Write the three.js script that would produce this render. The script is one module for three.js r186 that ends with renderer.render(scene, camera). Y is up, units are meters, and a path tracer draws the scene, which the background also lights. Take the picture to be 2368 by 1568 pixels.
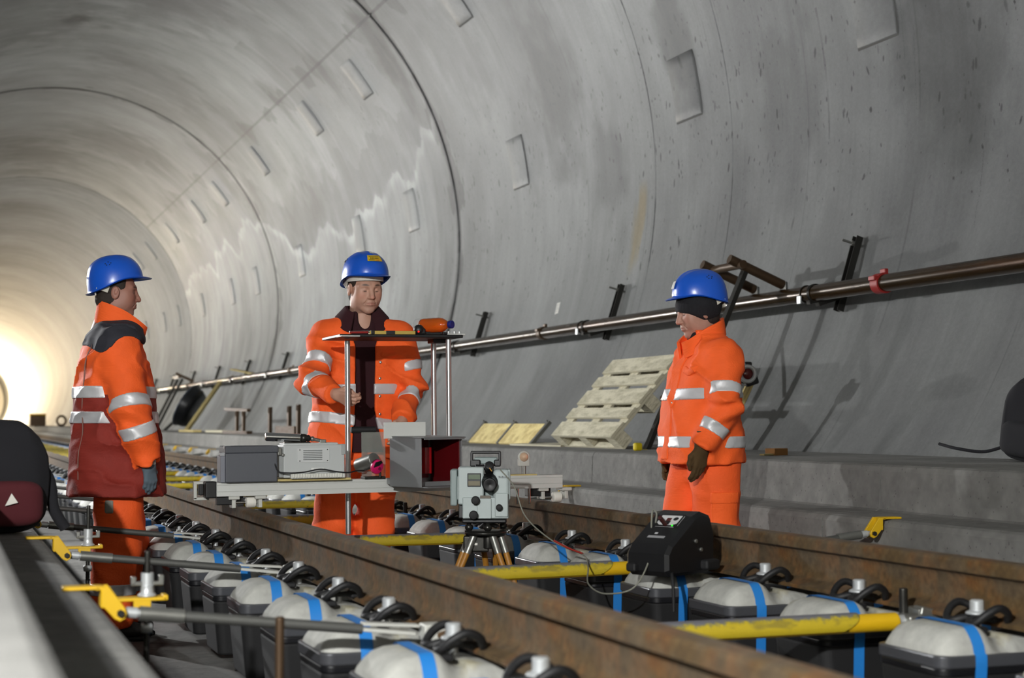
import * as THREE from 'three';
import { mergeGeometries } from 'three/addons/utils/BufferGeometryUtils.js';
import { RoundedBoxGeometry } from 'three/addons/geometries/RoundedBoxGeometry.js';

// ---------------------------------------------------------------- camera, exposure, lights
// x: across the track to the right, y: up from the rail head, z: -z runs down the tunnel
const scene = new THREE.Scene();
scene.background = new THREE.Color(0x000000);
const camera = new THREE.PerspectiveCamera(24.0027, 2368 / 1568, 0.05, 400);
camera.position.set(0, 0.39, 0);
camera.rotation.order = 'YXZ';
camera.rotation.set(THREE.MathUtils.degToRad(2.9802), THREE.MathUtils.degToRad(-19.5998), 0);
camera.focus = 7.6;
camera.userData.fStop = 3.4;
const renderer = new THREE.WebGLRenderer({ antialias: true });
renderer.toneMapping = THREE.LinearToneMapping;
renderer.toneMappingExposure = 1.0;
renderer.shadowMap.enabled = true;

const LAMPS = [           // position, intensity (cd), colour: hooded work lamps fixed along the lamp side wall
  [-1.5, 1.85, 0.2, 122, 0xfffffd],
  [-1.45, 2.0, -12.5, 70, 0xfdfeff],
  [-1.45, 2.0, -24.5, 146, 0xfffffe],
  [-1.45, 2.0, -36.5, 74, 0xfffffe],
  [-1.45, 2.0, -48.5, 84, 0xfffefa],
  [-1.45, 2.0, -64, 98, 0xfffaf0],
  [-1.45, 2.0, -82, 140, 0xfff1dc],
  [-1.45, 2.0, -104, 200, 0xffebcc],
  [-1.45, 2.0, -130, 420, 0xffe6c0],
];
const FAR_LAMP = [3.4, 3.2, -158, 2600, 0xffe4ba];

// ---------------------------------------------------------------- helpers
const V = (x, y, z) => new THREE.Vector3(x, y, z);
const rad = THREE.MathUtils.degToRad;
const clamp = (x, a, b) => Math.min(b, Math.max(a, x));
const mix = (a, b, t) => a + (b - a) * t;
const sstep = (a, b, x) => { const t = clamp((x - a) / (b - a), 0, 1); return t * t * (3 - 2 * t); };
let seedState = 12345;
const rnd = () => { seedState = (seedState + 0x6d2b79f5) | 0; let t = Math.imul(seedState ^ (seedState >>> 15), 1 | seedState); t = (t + Math.imul(t ^ (t >>> 7), 61 | t)) ^ t; return ((t ^ (t >>> 14)) >>> 0) / 4294967296; };
const used = new Map();
function numbered(name) {
  const n = used.get(name) || 0; used.set(name, n + 1);
  return n ? `${name}_${String(n).padStart(3, '0')}` : name;
}
const shade = (o) => { o.castShadow = true; o.receiveShadow = true; return o; };
function thing(name, label, category, pos = [0, 0, 0], turn = 0, group) {
  const o = new THREE.Group(); o.name = numbered(name); scene.add(o);
  o.position.set(...pos); o.rotation.y = turn; o.userData = { label, category };
  if (group) o.userData.group = group;
  return o;
}
function struct(name, label, category = 'structure') {
  const o = new THREE.Group(); o.name = name; o.userData = { kind: 'structure', label, category }; scene.add(o); return o;
}
function part(parent, name, geo, mat, pos, rot, label) {
  const m = shade(new THREE.Mesh(Array.isArray(geo) ? merge(geo) : geo, mat)); m.name = name;
  if (pos) m.position.set(...pos);
  if (rot) m.rotation.set(...rot);
  if (label) m.userData.label = label;
  parent.add(m); return m;
}
function copy(src, label) {
  const c = src.clone(); c.name = numbered(src.name.replace(/_\d{3}$/, '')); c.userData = { ...src.userData };
  if (label) c.userData.label = label;
  scene.add(c); return c;
}
function merge(list) {
  return mergeGeometries(list.map((g) => { const h = g.index ? g.toNonIndexed() : g; for (const k of Object.keys(h.attributes)) if (!['position', 'normal', 'uv'].includes(k)) h.deleteAttribute(k); return h; }), false);
}
const at = (g, x = 0, y = 0, z = 0, rx = 0, ry = 0, rz = 0) => { if (rx) g.rotateX(rx); if (ry) g.rotateY(ry); if (rz) g.rotateZ(rz); return g.translate(x, y, z); };
const rbox = (w, h, d, r = 0.004, s = 2) => new RoundedBoxGeometry(w, h, d, s, Math.min(r, w / 2.01, h / 2.01, d / 2.01));
const box = (w, h, d) => rbox(w, h, d, Math.min(w, h, d) * 0.08, 1);
const cyl = (r, h, n = 20, r2 = r) => new THREE.CylinderGeometry(r2, r, h, n);
function ccyl(r, h, n = 20, c = r * 0.15) {     // cylinder with chamfered ends, axis y, centred
  return new THREE.LatheGeometry([[0, -h / 2], [r - c, -h / 2], [r, -h / 2 + c], [r, h / 2 - c], [r - c, h / 2], [0, h / 2]].map((p) => new THREE.Vector2(...p)), n);
}
function rod(a, b, r, n = 14, r2 = r) {          // cylinder from point a to point b
  const d = b.clone().sub(a), L = d.length(), g = new THREE.CylinderGeometry(r2, r, L, n);
  g.translate(0, L / 2, 0); g.applyQuaternion(new THREE.Quaternion().setFromUnitVectors(V(0, 1, 0), d.normalize()));
  return g.translate(a.x, a.y, a.z);
}
function bar(a, b, w, h, up = V(0, 1, 0), r = 0.002) { // rectangular bar from a to b, w sideways, h along "up"
  const d = b.clone().sub(a), L = d.length(), z = d.normalize(), x = up.clone().cross(z).normalize(), y = z.clone().cross(x);
  const g = rbox(w, h, L, r, 1), m = new THREE.Matrix4().makeBasis(x, y, z); g.applyMatrix4(m);
  const c = a.clone().add(b).multiplyScalar(0.5); return g.translate(c.x, c.y, c.z);
}
const tube = (pts, r, seg = 40, n = 8, closed = false) => new THREE.TubeGeometry(new THREE.CatmullRomCurve3(pts.map((p) => V(...p)), closed), seg, r, n, closed);
const lathe = (pts, n = 28) => new THREE.LatheGeometry(pts.map((p) => new THREE.Vector2(...p)), n);
function extr(pts, depth, bevel = 0.002) {
  const s = new THREE.Shape(pts.map((p) => new THREE.Vector2(...p)));
  return new THREE.ExtrudeGeometry(s, { depth, bevelEnabled: bevel > 0, bevelSize: bevel, bevelThickness: bevel, bevelSegments: 1, steps: 1, curveSegments: 6 });
}
// grid surface from a function (u,v in 0..1) -> [x,y,z], uv as given
function surf(nu, nv, fn, uvfn) {
  const pos = [], uv = [], idx = [];
  for (let j = 0; j <= nv; j++) for (let i = 0; i <= nu; i++) { const u = i / nu, v = j / nv; pos.push(...fn(u, v)); uv.push(...(uvfn ? uvfn(u, v) : [u, v])); }
  for (let j = 0; j < nv; j++) for (let i = 0; i < nu; i++) { const a = j * (nu + 1) + i, b = a + 1, c = a + nu + 1, d = c + 1; idx.push(a, b, d, a, d, c); }
  const g = new THREE.BufferGeometry();
  g.setAttribute('position', new THREE.Float32BufferAttribute(pos, 3)); g.setAttribute('uv', new THREE.Float32BufferAttribute(uv, 2)); g.setIndex(idx); g.computeVertexNormals();
  return g;
}

// ---------------------------------------------------------------- noise and textures
const HT = new Float32Array(65536); for (let i = 0; i < 65536; i++) HT[i] = rnd();
const h2 = (x, y) => HT[(Math.imul(x, 374761393) + Math.imul(y, 668265263) ^ (Math.imul(x, 1274126177) >>> 13)) & 65535];
function vn(x, y) {
  const xi = Math.floor(x), yi = Math.floor(y), fx = x - xi, fy = y - yi, u = fx * fx * (3 - 2 * fx), v = fy * fy * (3 - 2 * fy);
  const a = h2(xi, yi), b = h2(xi + 1, yi), c = h2(xi, yi + 1), d = h2(xi + 1, yi + 1);
  return a + (b - a) * u + (c - a + (a - b - c + d) * u) * v;
}
function fbm(x, y, o) { let s = 0, a = 0.5, t = 0; for (let i = 0; i < o; i++) { s += a * vn(x, y); t += a; x = x * 2.03 + 17.3; y = y * 2.03 + 9.1; a *= 0.5; } return s / t; }
const h3 = (x, y, z) => HT[(Math.imul(x, 374761393) + Math.imul(y, 668265263) + Math.imul(z, 1440662683) ^ (Math.imul(x + z, 1274126177) >>> 13)) & 65535];
function vn3(x, y, z) {
  const xi = Math.floor(x), yi = Math.floor(y), zi = Math.floor(z), fx = x - xi, fy = y - yi, fz = z - zi, u = fx * fx * (3 - 2 * fx), v = fy * fy * (3 - 2 * fy), w = fz * fz * (3 - 2 * fz);
  const l = (a, b, t) => a + (b - a) * t;
  return l(l(l(h3(xi, yi, zi), h3(xi + 1, yi, zi), u), l(h3(xi, yi + 1, zi), h3(xi + 1, yi + 1, zi), u), v), l(l(h3(xi, yi, zi + 1), h3(xi + 1, yi, zi + 1), u), l(h3(xi, yi + 1, zi + 1), h3(xi + 1, yi + 1, zi + 1), u), v), w);
}
function tex(w, h, fn, srgb = true, repeat) {       // fn(i,j) -> [r,g,b] 0..255
  const d = new Uint8Array(w * h * 4);
  for (let j = 0, k = 0; j < h; j++) for (let i = 0; i < w; i++, k += 4) { const c = fn(i, j); d[k] = clamp(c[0], 0, 255); d[k + 1] = clamp(c[1], 0, 255); d[k + 2] = clamp(c[2], 0, 255); d[k + 3] = 255; }
  const t = new THREE.DataTexture(d, w, h); t.magFilter = THREE.LinearFilter; t.minFilter = THREE.LinearMipmapLinearFilter; t.generateMipmaps = true;
  t.wrapS = t.wrapT = THREE.RepeatWrapping; if (srgb) t.colorSpace = THREE.SRGBColorSpace; if (repeat) t.repeat.set(...repeat); t.needsUpdate = true; return t;
}
// tiling noise for repeated textures
function tfbm(i, j, n, f, o) { // i,j pixels of an n x n tile, f base cells
  let s = 0, a = 0.5, t = 0;
  for (let k = 0; k < o; k++) {
    const x = i / n * f, y = j / n * f, xi = Math.floor(x), yi = Math.floor(y), fx = x - xi, fy = y - yi, u = fx * fx * (3 - 2 * fx), v = fy * fy * (3 - 2 * fy), q = (p) => ((p % f) + f) % f;
    const A = h2(q(xi) + k * 91, q(yi) + k * 37), B = h2(q(xi + 1) + k * 91, q(yi) + k * 37), C = h2(q(xi) + k * 91, q(yi + 1) + k * 37), D = h2(q(xi + 1) + k * 91, q(yi + 1) + k * 37);
    s += a * (A + (B - A) * u + (C - A + (A - B - C + D) * u) * v); t += a; f *= 2; a *= 0.55;
  }
  return s / t;
}
const canvasTex = (w, h, draw) => { const c = document.createElement('canvas'); c.width = w; c.height = h; const g = c.getContext('2d'); draw(g, w, h); const t = new THREE.CanvasTexture(c); t.colorSpace = THREE.SRGBColorSpace; return t; };

// ---------------------------------------------------------------- materials
const std = (color, rough = 0.7, metal = 0, extra = {}) => new THREE.MeshStandardMaterial({ color, roughness: rough, metalness: metal, ...extra });
const concTile = tex(512, 512, (i, j) => { const a = tfbm(i, j, 512, 3, 6), b = tfbm(j, i, 512, 40, 3), s = tfbm(i, j, 512, 7, 3), p = h2(i >> 1, j >> 1); let v = 101 + (a - 0.5) * 60 + (b - 0.5) * 26 + (s - 0.5) * 20; if (p > 0.992) v -= 26; return [v * 1.005, v * 0.998, v * 0.965]; });
const concBump = tex(512, 512, (i, j) => { const b = tfbm(j, i, 512, 32, 4) * 255; return [b, b, b]; }, false);
const mConc = std(0xffffff, 0.85, 0, { map: concTile, bumpMap: concBump, bumpScale: 0.004 });
const mConcPlain = std(0xa9a79f, 0.9, 0, { bumpMap: concBump, bumpScale: 0.003 });
const blockTile = tex(512, 512, (i, j) => { const a = tfbm(i, j, 512, 4, 6), b = tfbm(j, i, 512, 40, 3); let v = 160 + (a - 0.5) * 46 + (b - 0.5) * 22; const d = tfbm(i + 90, j + 33, 512, 5, 4); const y = d > 0.6 ? (d - 0.6) * 120 : 0; return [v, v - y * 0.25, v * 0.965 - y]; });
const mBlock = std(0xffffff, 0.82, 0, { map: blockTile, bumpMap: concBump, bumpScale: 0.0015 });
const rustTile = tex(512, 512, (i, j) => {
  const a = tfbm(i, j, 512, 4, 6), b = tfbm(j, i, 512, 30, 4), g = tfbm(i + 200, j, 512, 3, 4), o = sstep(0.52, 0.72, a), bl = sstep(0.55, 0.7, g);
  let r = mix(73, 94, o), gg = mix(55, 61, o), bb = mix(26, 22, o); r = mix(r, 76, bl * 0.35); gg = mix(gg, 70, bl * 0.35); bb = mix(bb, 62, bl * 0.4);
  const n = (b - 0.5) * 36; return [r + n, gg + n * 0.9, bb + n * 0.8];
});
const rustRough = tex(512, 512, (i, j) => { const v = 120 + tfbm(i, j, 512, 8, 4) * 110; return [v, v, v]; }, false);
const mRail = std(0xffffff, 1, 0.0, { map: rustTile, bumpMap: concBump, bumpScale: 0.0006 });
const mRustSteel = std(0x4a3826, 0.72, 0.5, { roughnessMap: rustRough });
const mDarkSteel = std(0x3b3a37, 0.5, 0.75, { roughnessMap: rustRough });
const mGalv = std(0xc2c5c6, 0.4, 0.45);
const mGalvDull = std(0x84847f, 0.55, 0.7, { roughnessMap: rustRough });
const mChrome = std(0xd8d8d8, 0.16, 1);
const mAlu = std(0xc6c7c3, 0.5, 0.2);
const mAluPaint = std(0xbdbdb6, 0.5, 0.15);
const mSheet = std(0x8f9192, 0.42, 0.6);
const mClampBlack = std(0x101012, 0.6, 0.1);
const mBoot = std(0x08080a, 0.78);
const mLip = std(0x4c4d51, 0.34, 0.35); const mLipDark = std(0x18181b, 0.36, 0.2);
const mTape = std(0x1d74bf, 0.55);
const mYellow = std(0xcfa50e, 0.5);
const dirtTile = tex(256, 256, (i, j) => { const a = tfbm(i, j, 256, 6, 5), b = tfbm(i + 50, j + 9, 256, 24, 3); const t = sstep(0.55, 0.75, a * 0.6 + b * 0.4); return [mix(214, 120, t), mix(178, 112, t), mix(24, 74, t)]; });
const mYellowDirty = std(0xffffff, 0.6, 0, { map: dirtTile });
const mSleeveDust = std(0x6f6f77, 0.9);
const mBlackPlastic = std(0x121214, 0.45);
const mBlackCloth = std(0x15151a, 0.92);
const mGreyPlastic = std(0x4f5157, 0.55);
const mLightGrey = std(0xb4b7b6, 0.5);
const mInstr = std(0xa9b3b2, 0.48);
const mInstrDark = std(0x83908f, 0.5);
const mRubber = std(0x101012, 0.7);
const mWhite = std(0xdedbd2, 0.6);
const mRedPaint = std(0x8f1f1c, 0.5);
const woodTile = (base, dark) => tex(256, 256, (i, j) => { const g = tfbm(i * 0.35, j, 256, 10, 5), f = tfbm(i * 0.2, j, 256, 60, 2), s = tfbm(i, j, 256, 4, 4); const t = clamp((g - 0.35) * 1.3 + (f - 0.5) * 0.5 + (s - 0.5) * 0.6, 0, 1); return base.map((c, k) => mix(c, dark[k], t)); });
const mPallet = std(0xffffff, 0.9, 0, { map: woodTile([206, 200, 176], [150, 144, 120]) });
const mBoard = std(0xffffff, 0.85, 0, { map: woodTile([232, 214, 150], [176, 150, 92]) });
const mTimber = std(0xffffff, 0.85, 0, { map: woodTile([206, 188, 126], [132, 112, 70]) });
const mGlassLens = new THREE.MeshPhysicalMaterial({ color: 0xffffff, roughness: 0.03, transmission: 1, thickness: 0.02, ior: 1.5 });
// ---------------------------------------------------------------- tunnel lining
const TX = 2.05, TY = 2.59, TR = 4, SEAM = 45, A0 = -39, A1 = 135, J0 = 18.95, JL = 11.5;
const onWall = (Z, aDeg, r = TR) => [TX + r * Math.cos(rad(aDeg)), TY + r * Math.sin(rad(aDeg)), -Z];
// concrete of one 11.5 m pour: u along the tunnel, v along the arc; stains, lime runs, blow holes and streaks as the photograph shows them
function pourTexture(n, Zs, JL) {
  const N = 2048, lum = new Float32Array(N * N), tint = new Float32Array(N * N), arcM = rad(A1 - A0) * TR;
  const dk = { 0: [[15.1, 18, 0.75, 0.95, 0.6], [14.1, 5, 0.45, 0.6, 0.45], [12.35, 15, 0.3, 0.75, 0.75], [9.2, 13, 0.5, 0.5, 0.5], [17.4, 30, 0.9, 0.7, 0.35], [10.6, 3, 0.5, 0.8, 0.28], [8.6, 4, 0.7, 0.9, 0.4], [16.2, 12, 0.5, 0.6, 0.3]], 1: [[19.45, 40.5, 0.5, 0.55, 0.95], [19.45, 32, 0.3, 0.75, 0.85], [27.2, 20, 1.7, 0.62, 0.6], [25.4, 24, 1.2, 0.7, 0.4], [21.9, 44, 0.35, 0.5, 0.7], [24.6, 47, 0.4, 0.5, 0.6], [27.6, 49, 0.5, 0.6, 0.5], [30, 30, 0.5, 0.9, 0.6], [25.1, 93, 0.35, 0.22, 0.9], [22.5, 80, 2.6, 1.2, 0.4], [28.3, 72, 1.6, 1.2, 0.35], [24, 105, 3, 1.6, 0.5]], 2: [[31.2, 44, 0.5, 0.7, 0.6], [35, 70, 2, 1.2, 0.4], [38.5, 92, 2.5, 1.1, 0.5], [33.4, 33, 0.9, 0.7, 0.3], [37, 40, 1.4, 0.8, 0.3]] }[n] || [];
  const effPts = { 0: null, 1: [[18.9, 27], [19.4, 22], [20.9, 17.6], [22, 13.5], [23.1, 14.8], [24.3, 11.5], [26.2, 15.5], [27.5, 13], [29.2, 17.8], [30.5, 24]], 2: [[30.4, 26], [31.9, 27.6], [33.5, 22], [35, 25], [37, 19], [39, 23], [42, 18]], 3: [[41.9, 20], [46, 24], [50, 18], [54, 22]] }[n];
  const lift = 14; // pale lime film, the same on every pour that has it
  for (let j = 0, k = 0; j < N; j++) {
    const a = A0 + (A1 - A0) * (j + 0.5) / N, s = arcM * (j + 0.5) / N;
    for (let i = 0; i < N; i++, k++) {
      const z = (i + 0.5) / N * JL, Z = Zs + z;
      const big = fbm(z * 0.55 + n * 31, s * 0.42 + 5, 5), med = fbm(z * 2.6 + 40 + n * 7, s * 1.7, 4), fine = h2(i + n * 77, j) - 0.5, gr = vn(z * 60, s * 60) - 0.5;
      const streak = fbm(z * 9 + n * 13, s * 0.5 + 3, 3), streak2 = vn(z * 38 + n * 3, s * 0.9);
      let v = 113 + (big - 0.5) * 56 + (med - 0.5) * 27 + (streak - 0.5) * 11 + (streak2 - 0.5) * 5 + gr * 7 + fine * 6, t = 0;
      // damp, darker patches with ragged rims
      const damp = sstep(0.54, 0.7, fbm(z * 0.5 + 91 + n * 17, s * 0.5 + 11, 5) + (med - 0.5) * 0.16);
      v -= damp * 13;
      for (let q = 0; q < dk.length; q++) {
        const D = dk[q], dz = (Z - D[0]) / D[2], ds = rad(a - D[1]) * TR / D[3], rr = dz * dz + ds * ds;
        if (rr < 3) v -= (n ? 52 : 66) * D[4] * sstep(1.25, 0.25, Math.sqrt(rr) + (fbm(z * 4 + q * 9, s * 3.2, 4) - 0.5) * 1.3);
      }
      // dirt washed out of the ring joints
      const jd = Math.min(z, JL - z), jn = fbm(z * 5 + 3, s * 2.1 + n * 5, 4);
      if (jn - jd * 0.75 > 0.38) v -= 34 * sstep(0.38, 0.45, jn - jd * 0.75) * sstep(0.42, 0.52, fbm(s * 0.8 + n * 3, 4.4, 3)); // ragged dirt patches beside the joint
      if (jd < 0.09) v -= 40;
      // dirt along the lengthwise seam
      const sd = Math.abs(rad(a - SEAM) * TR); if (sd < 0.5 && med - sd > 0.42) v -= 24 * sstep(0.42, 0.48, med - sd) * sstep(0.45, 0.55, fbm(z * 1.1 + n, 2.2, 3)); if (sd < 0.02) v -= 30;
      // lime run edge
      if (effPts) {
        let b = 0; for (let q = 0; q < effPts.length - 1; q++) if (Z >= effPts[q][0] && Z <= effPts[q + 1][0]) b = mix(effPts[q][1], effPts[q + 1][1], (Z - effPts[q][0]) / (effPts[q + 1][0] - effPts[q][0]));
        if (b) {
          const rag = b + (fbm(z * 1.3 + 7, n * 3 + s * 0.5, 5) - 0.5) * 13, d = a - rag;
          if (d < 0) v += lift * sstep(0.25, 0.5, fbm(z * 2.4 + 3, s * 0.7 + n * 9, 4)) + 10 * (streak - 0.4);
          const rim = Math.exp(-((d + 0.8) ** 2) / 1.8) * (0.45 + 0.9 * vn(z * 3.1, s * 2.3)); v += 30 * rim; if (d > 0 && d < 5 + 14 * fbm(z * 1.7 + 31, s * 0.6, 4)) v -= 15 * sstep(0.3, 0.55, med);
        }
      }
      if (n === 0) { const e = Math.abs(Z - 13.1), e2 = Math.abs(Z - 11.6); if ((e < 0.013 || e2 < 0.009) && a > -14) v -= 48 * sstep(0.22, 0.45, vn(s * 2.2, 8.8)) * (0.6 + 0.6 * vn(s * 40, 2)); const e3 = Math.abs(Z - 10.1 - 0.01 * (a - 3) / 4); if (e3 < 0.012 && a > -2 && a < 12) v -= 30 * vn(s * 9, 4);
        // ochre run beside the form joint
        const oz = Math.abs(Z - 13.42 - (a + 4) * -0.012), on = fbm(z * 8, s * 2, 3); if (oz < 0.2 && a < 1 && a > -13) { const o = sstep(0.16, 0.02, oz + (on - 0.5) * 0.22) * sstep(-13, -9, a) * sstep(1, -2, a); t += 26 * o; v -= 8 * o; } }
      // faint form panel lines, and the darker strip of one re-faced form panel
      const fl = Math.abs(((z + 0.7) % 1.44) - 0.72); if (fl < 0.008) v -= 13 * sstep(0.42, 0.6, fbm(s * 1.3 + Math.floor((z + 0.7) / 1.44) * 7, n * 5 + 2, 3));
      if (n > 0 && a < 60) { const st = Math.abs(z - 4.75); if (st < 0.3) v -= 13 * sstep(0.3, 0.24, st + (med - 0.5) * 0.12); }
      lum[k] = v; tint[k] = t;
    }
  }
  // blow holes: short dark pits drawn out along the arc
  const holes = n === 0 ? 1500 : n === 1 ? 620 : 380;
  for (let q = 0; q < holes; q++) {
    const a = n === 0 ? mix(-14, 22, Math.pow(rnd(), 0.8) * 0.9 + rnd() * 0.1) : mix(-12, 40, rnd());
    const ci = rnd() * N, cj = (a - A0) / (A1 - A0) * N, wI = 0.5 + rnd() * rnd() * 2.2, hJ = wI * (1 + rnd() * 3.2), dark = 22 + rnd() * 66, lean = (rnd() - 0.5) * 0.6;
    for (let dj = -Math.ceil(hJ); dj <= hJ; dj++) for (let di = -Math.ceil(wI * 2); di <= wI * 2; di++) {
      const ii = Math.round(ci + di), jj = Math.round(cj + dj); if (ii < 0 || jj < 0 || ii >= N || jj >= N) continue;
      const rr = ((di - dj * lean) / wI) ** 2 + (dj / hJ) ** 2; if (rr < 1) lum[jj * N + ii] -= dark * (1 - rr * 0.6);
    }
  }
  for (let q = 0; q < 60; q++) { // hairline drips
    const a = mix(-12, 30, rnd()), len = 20 + rnd() * 130; let ci = rnd() * N, cj = (a - A0) / (A1 - A0) * N;
    for (let l = 0; l < len; l++) { ci += (rnd() - 0.5) * 0.7; const ii = Math.round(ci), jj = Math.round(cj - l); if (ii > 0 && ii < N && jj > 0) lum[jj * N + ii] -= 26 * rnd(); }
  }
  return tex(N, N, (i, j) => { const k = j * N + i, v = lum[k], t = tint[k]; return [v * 0.985 + t * 0.5, v, v * 0.992 - t]; });
}
const J0A = 4.6; // the first pour in view is a long one
const pourMats = [0, 1, 2].map((n) => std(0xffffff, 0.54, 0, { map: n ? pourTexture(n, 7.45 + n * JL, JL) : pourTexture(0, J0A, J0 - J0A), bumpMap: concBump, bumpScale: 0.003 }));
const genericTile = tex(1024, 1024, (i, j) => { const a = tfbm(i, j, 1024, 4, 7), b = tfbm(i * 2, j * 0.3, 1024, 20, 4), c = tfbm(j, i, 1024, 60, 2); const v = 114 + (a - 0.5) * 76 + (b - 0.5) * 26 + (c - 0.5) * 14; return [v * 0.99, v, v * 0.99]; });
const mPourFar = std(0xffffff, 0.62, 0, { map: genericTile });

function shellSegment(Za, Zb, aa, ab, u0, u1, cz0, cz1, ca0, ca1) { // curved slab; c..: [groove half width, depth] on each edge
  const rows = [], half = (c) => c[0];
  rows.push([Za, cz0[1]]); rows.push([Za + cz0[0], cz0[1]]); rows.push([Za + cz0[0] + 0.004, 0]); rows.push([Zb - cz1[0] - 0.004, 0]); rows.push([Zb - cz1[0], cz1[1]]); rows.push([Zb, cz1[1]]);
  const cols = []; const k = 180 / Math.PI / TR, n = Math.max(6, Math.round((ab - aa) / 2.2));
  cols.push([aa, ca0[1]]); cols.push([aa + ca0[0] * k, ca0[1]]);
  for (let i = 0; i <= n; i++) cols.push([mix(aa + (ca0[0] + 0.004) * k, ab - (ca1[0] + 0.004) * k, i / n), 0]);
  cols.push([ab - ca1[0] * k, ca1[1]]); cols.push([ab, ca1[1]]);
  const pos = [], uv = [], idx = [], W = cols.length;
  const push = (Z, a, r) => { pos.push(...onWall(Z, a, r)); uv.push((Z - u0) / (u1 - u0), (a - A0) / (A1 - A0)); };
  for (const [Z, d] of rows) for (const [a, e] of cols) push(Z, a, TR + Math.max(d, e));
  for (let j = 0; j < rows.length - 1; j++) for (let i = 0; i < W - 1; i++) { const p = j * W + i; idx.push(p, p + 1, p + W, p + 1, p + W + 1, p + W); }
  // outer skin and rims give the slab its thickness
  const o = pos.length / 3, T = 0.3; const oc = cols.filter((c, i) => i % 3 === 0 || i === W - 1), OW = oc.length;
  for (const Z of [Za, Zb]) for (const [a] of oc) push(Z, a, TR + T);
  for (let i = 0; i < OW - 1; i++) idx.push(o + i, o + OW + i, o + i + 1, o + i + 1, o + OW + i, o + OW + i + 1);
  const g = new THREE.BufferGeometry(); g.setAttribute('position', new THREE.Float32BufferAttribute(pos, 3)); g.setAttribute('uv', new THREE.Float32BufferAttribute(uv, 2)); g.setIndex(idx);
  // normals from the cylinder so the vault stays smooth
  const nor = []; for (let i = 0; i < pos.length; i += 3) { const dx = TX - pos[i], dy = TY - pos[i + 1], L = Math.hypot(dx, dy), s = i / 3 >= o ? -1 : 1; nor.push(s * dx / L, s * dy / L, 0); }
  g.setAttribute('normal', new THREE.Float32BufferAttribute(nor, 3)); return g;
}
const wallRight = struct('wall_right', 'curved grey concrete tunnel wall rising behind the pipe and the walkway', 'wall');
const vault = struct('ceiling', 'grey concrete tunnel vault overhead with ring joints', 'ceiling');
const wallLeft = struct('wall_left', 'curved concrete tunnel wall on the side of the lamps', 'wall');
const DEEP = [0.036, 0.1], SEAMG = [0.006, 0.02], FINE = [0.003, 0.012], NONE = [0.001, 0.0];
const joints = []; for (let k = -2; k < 16; k++) joints.push(k === -1 ? J0A : J0 + k * JL);
for (let k = 0; k < joints.length - 1; k++) {
  const Za = joints[k], Zb = joints[k + 1], n = k - 1, mat = n >= 0 && n <= 2 ? pourMats[n] : mPourFar;
  const subs = n === 0 ? [[Za, 11.6, DEEP, FINE], [11.6, 13.1, FINE, [0.005, 0.02]], [13.1, Zb, [0.005, 0.02], DEEP]] : [[Za, Zb, DEEP, DEEP]];
  for (const [p, q, c0, c1] of subs) part(wallRight, 'lining_segment', shellSegment(p, q, A0, SEAM, Za, Zb, c0, c1, NONE, SEAMG), mat);
  part(vault, 'lining_segment', shellSegment(Za, Zb, SEAM, 135, Za, Zb, DEEP, DEEP, SEAMG, SEAMG), mat);
  part(wallLeft, 'lining_segment', shellSegment(Za, Zb, 135, 180 - A0, Za, Zb, DEEP, DEEP, SEAMG, NONE), mPourFar);
}
// closed formwork windows: slightly proud rectangular patches cast into each pour
const mPatch = [std(0x4c4b48, 0.8)];
function patchGeo(Zc, ac, w, hgt, lift, u0, u1) {
  const k = 180 / Math.PI / TR, ha = hgt / 2 * k;
  const g = surf(5, 9, (u, v) => { const eu = u === 0 || u === 1, ev = v === 0 || v === 1, uu = eu ? u : mix(0.02, 0.98, (u - 0.2) / 0.6), vv = ev ? v : mix(0.02, 0.98, (v - 1 / 9) / (7 / 9)); return onWall(Zc + (uu - 0.5) * w, ac + (vv - 0.5) * 2 * ha, TR + (eu || ev ? 0.003 : -lift)); }, (u, v) => [(Zc + (u - 0.5) * w - u0) / (u1 - u0), (ac + (v - 0.5) * 2 * ha - A0) / (A1 - A0)]);
  g.index.array.reverse(); g.computeVertexNormals(); return g;
}
for (let n = 0; n < 4; n++) for (const off of [1.95, 4.9, 9.15]) for (const a of [10, 37.8]) {
  const Z = 7.45 + n * JL + off, u0 = n ? 7.45 + n * JL : J0A, u1 = 7.45 + (n + 1) * JL; const pt = part(wallRight, 'formwork_patch', patchGeo(Z, a, 0.5, 0.56, 0.014, u0, u1), n < 3 ? pourMats[n] : mPourFar); part(pt, 'patch_seam', patchGeo(Z + 0.004, a - 0.1, 0.52, 0.58, 0.003, u0, u1), mPatch[0]);
}
const endBack = struct('wall_back', 'concrete bulkhead closing the tunnel behind the camera', 'wall'); part(endBack, 'bulkhead', new THREE.CylinderGeometry(4.3, 4.3, 0.3, 48), mConcPlain, [TX, TY, 4.2], [Math.PI / 2, 0, 0]);
const endFar = struct('wall_front', 'dark bulkhead at the far end of the tunnel', 'wall'); part(endFar, 'bulkhead', new THREE.CylinderGeometry(4.3, 4.3, 0.3, 48), mConcPlain, [TX, TY, -179.9], [Math.PI / 2, 0, 0]);

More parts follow.
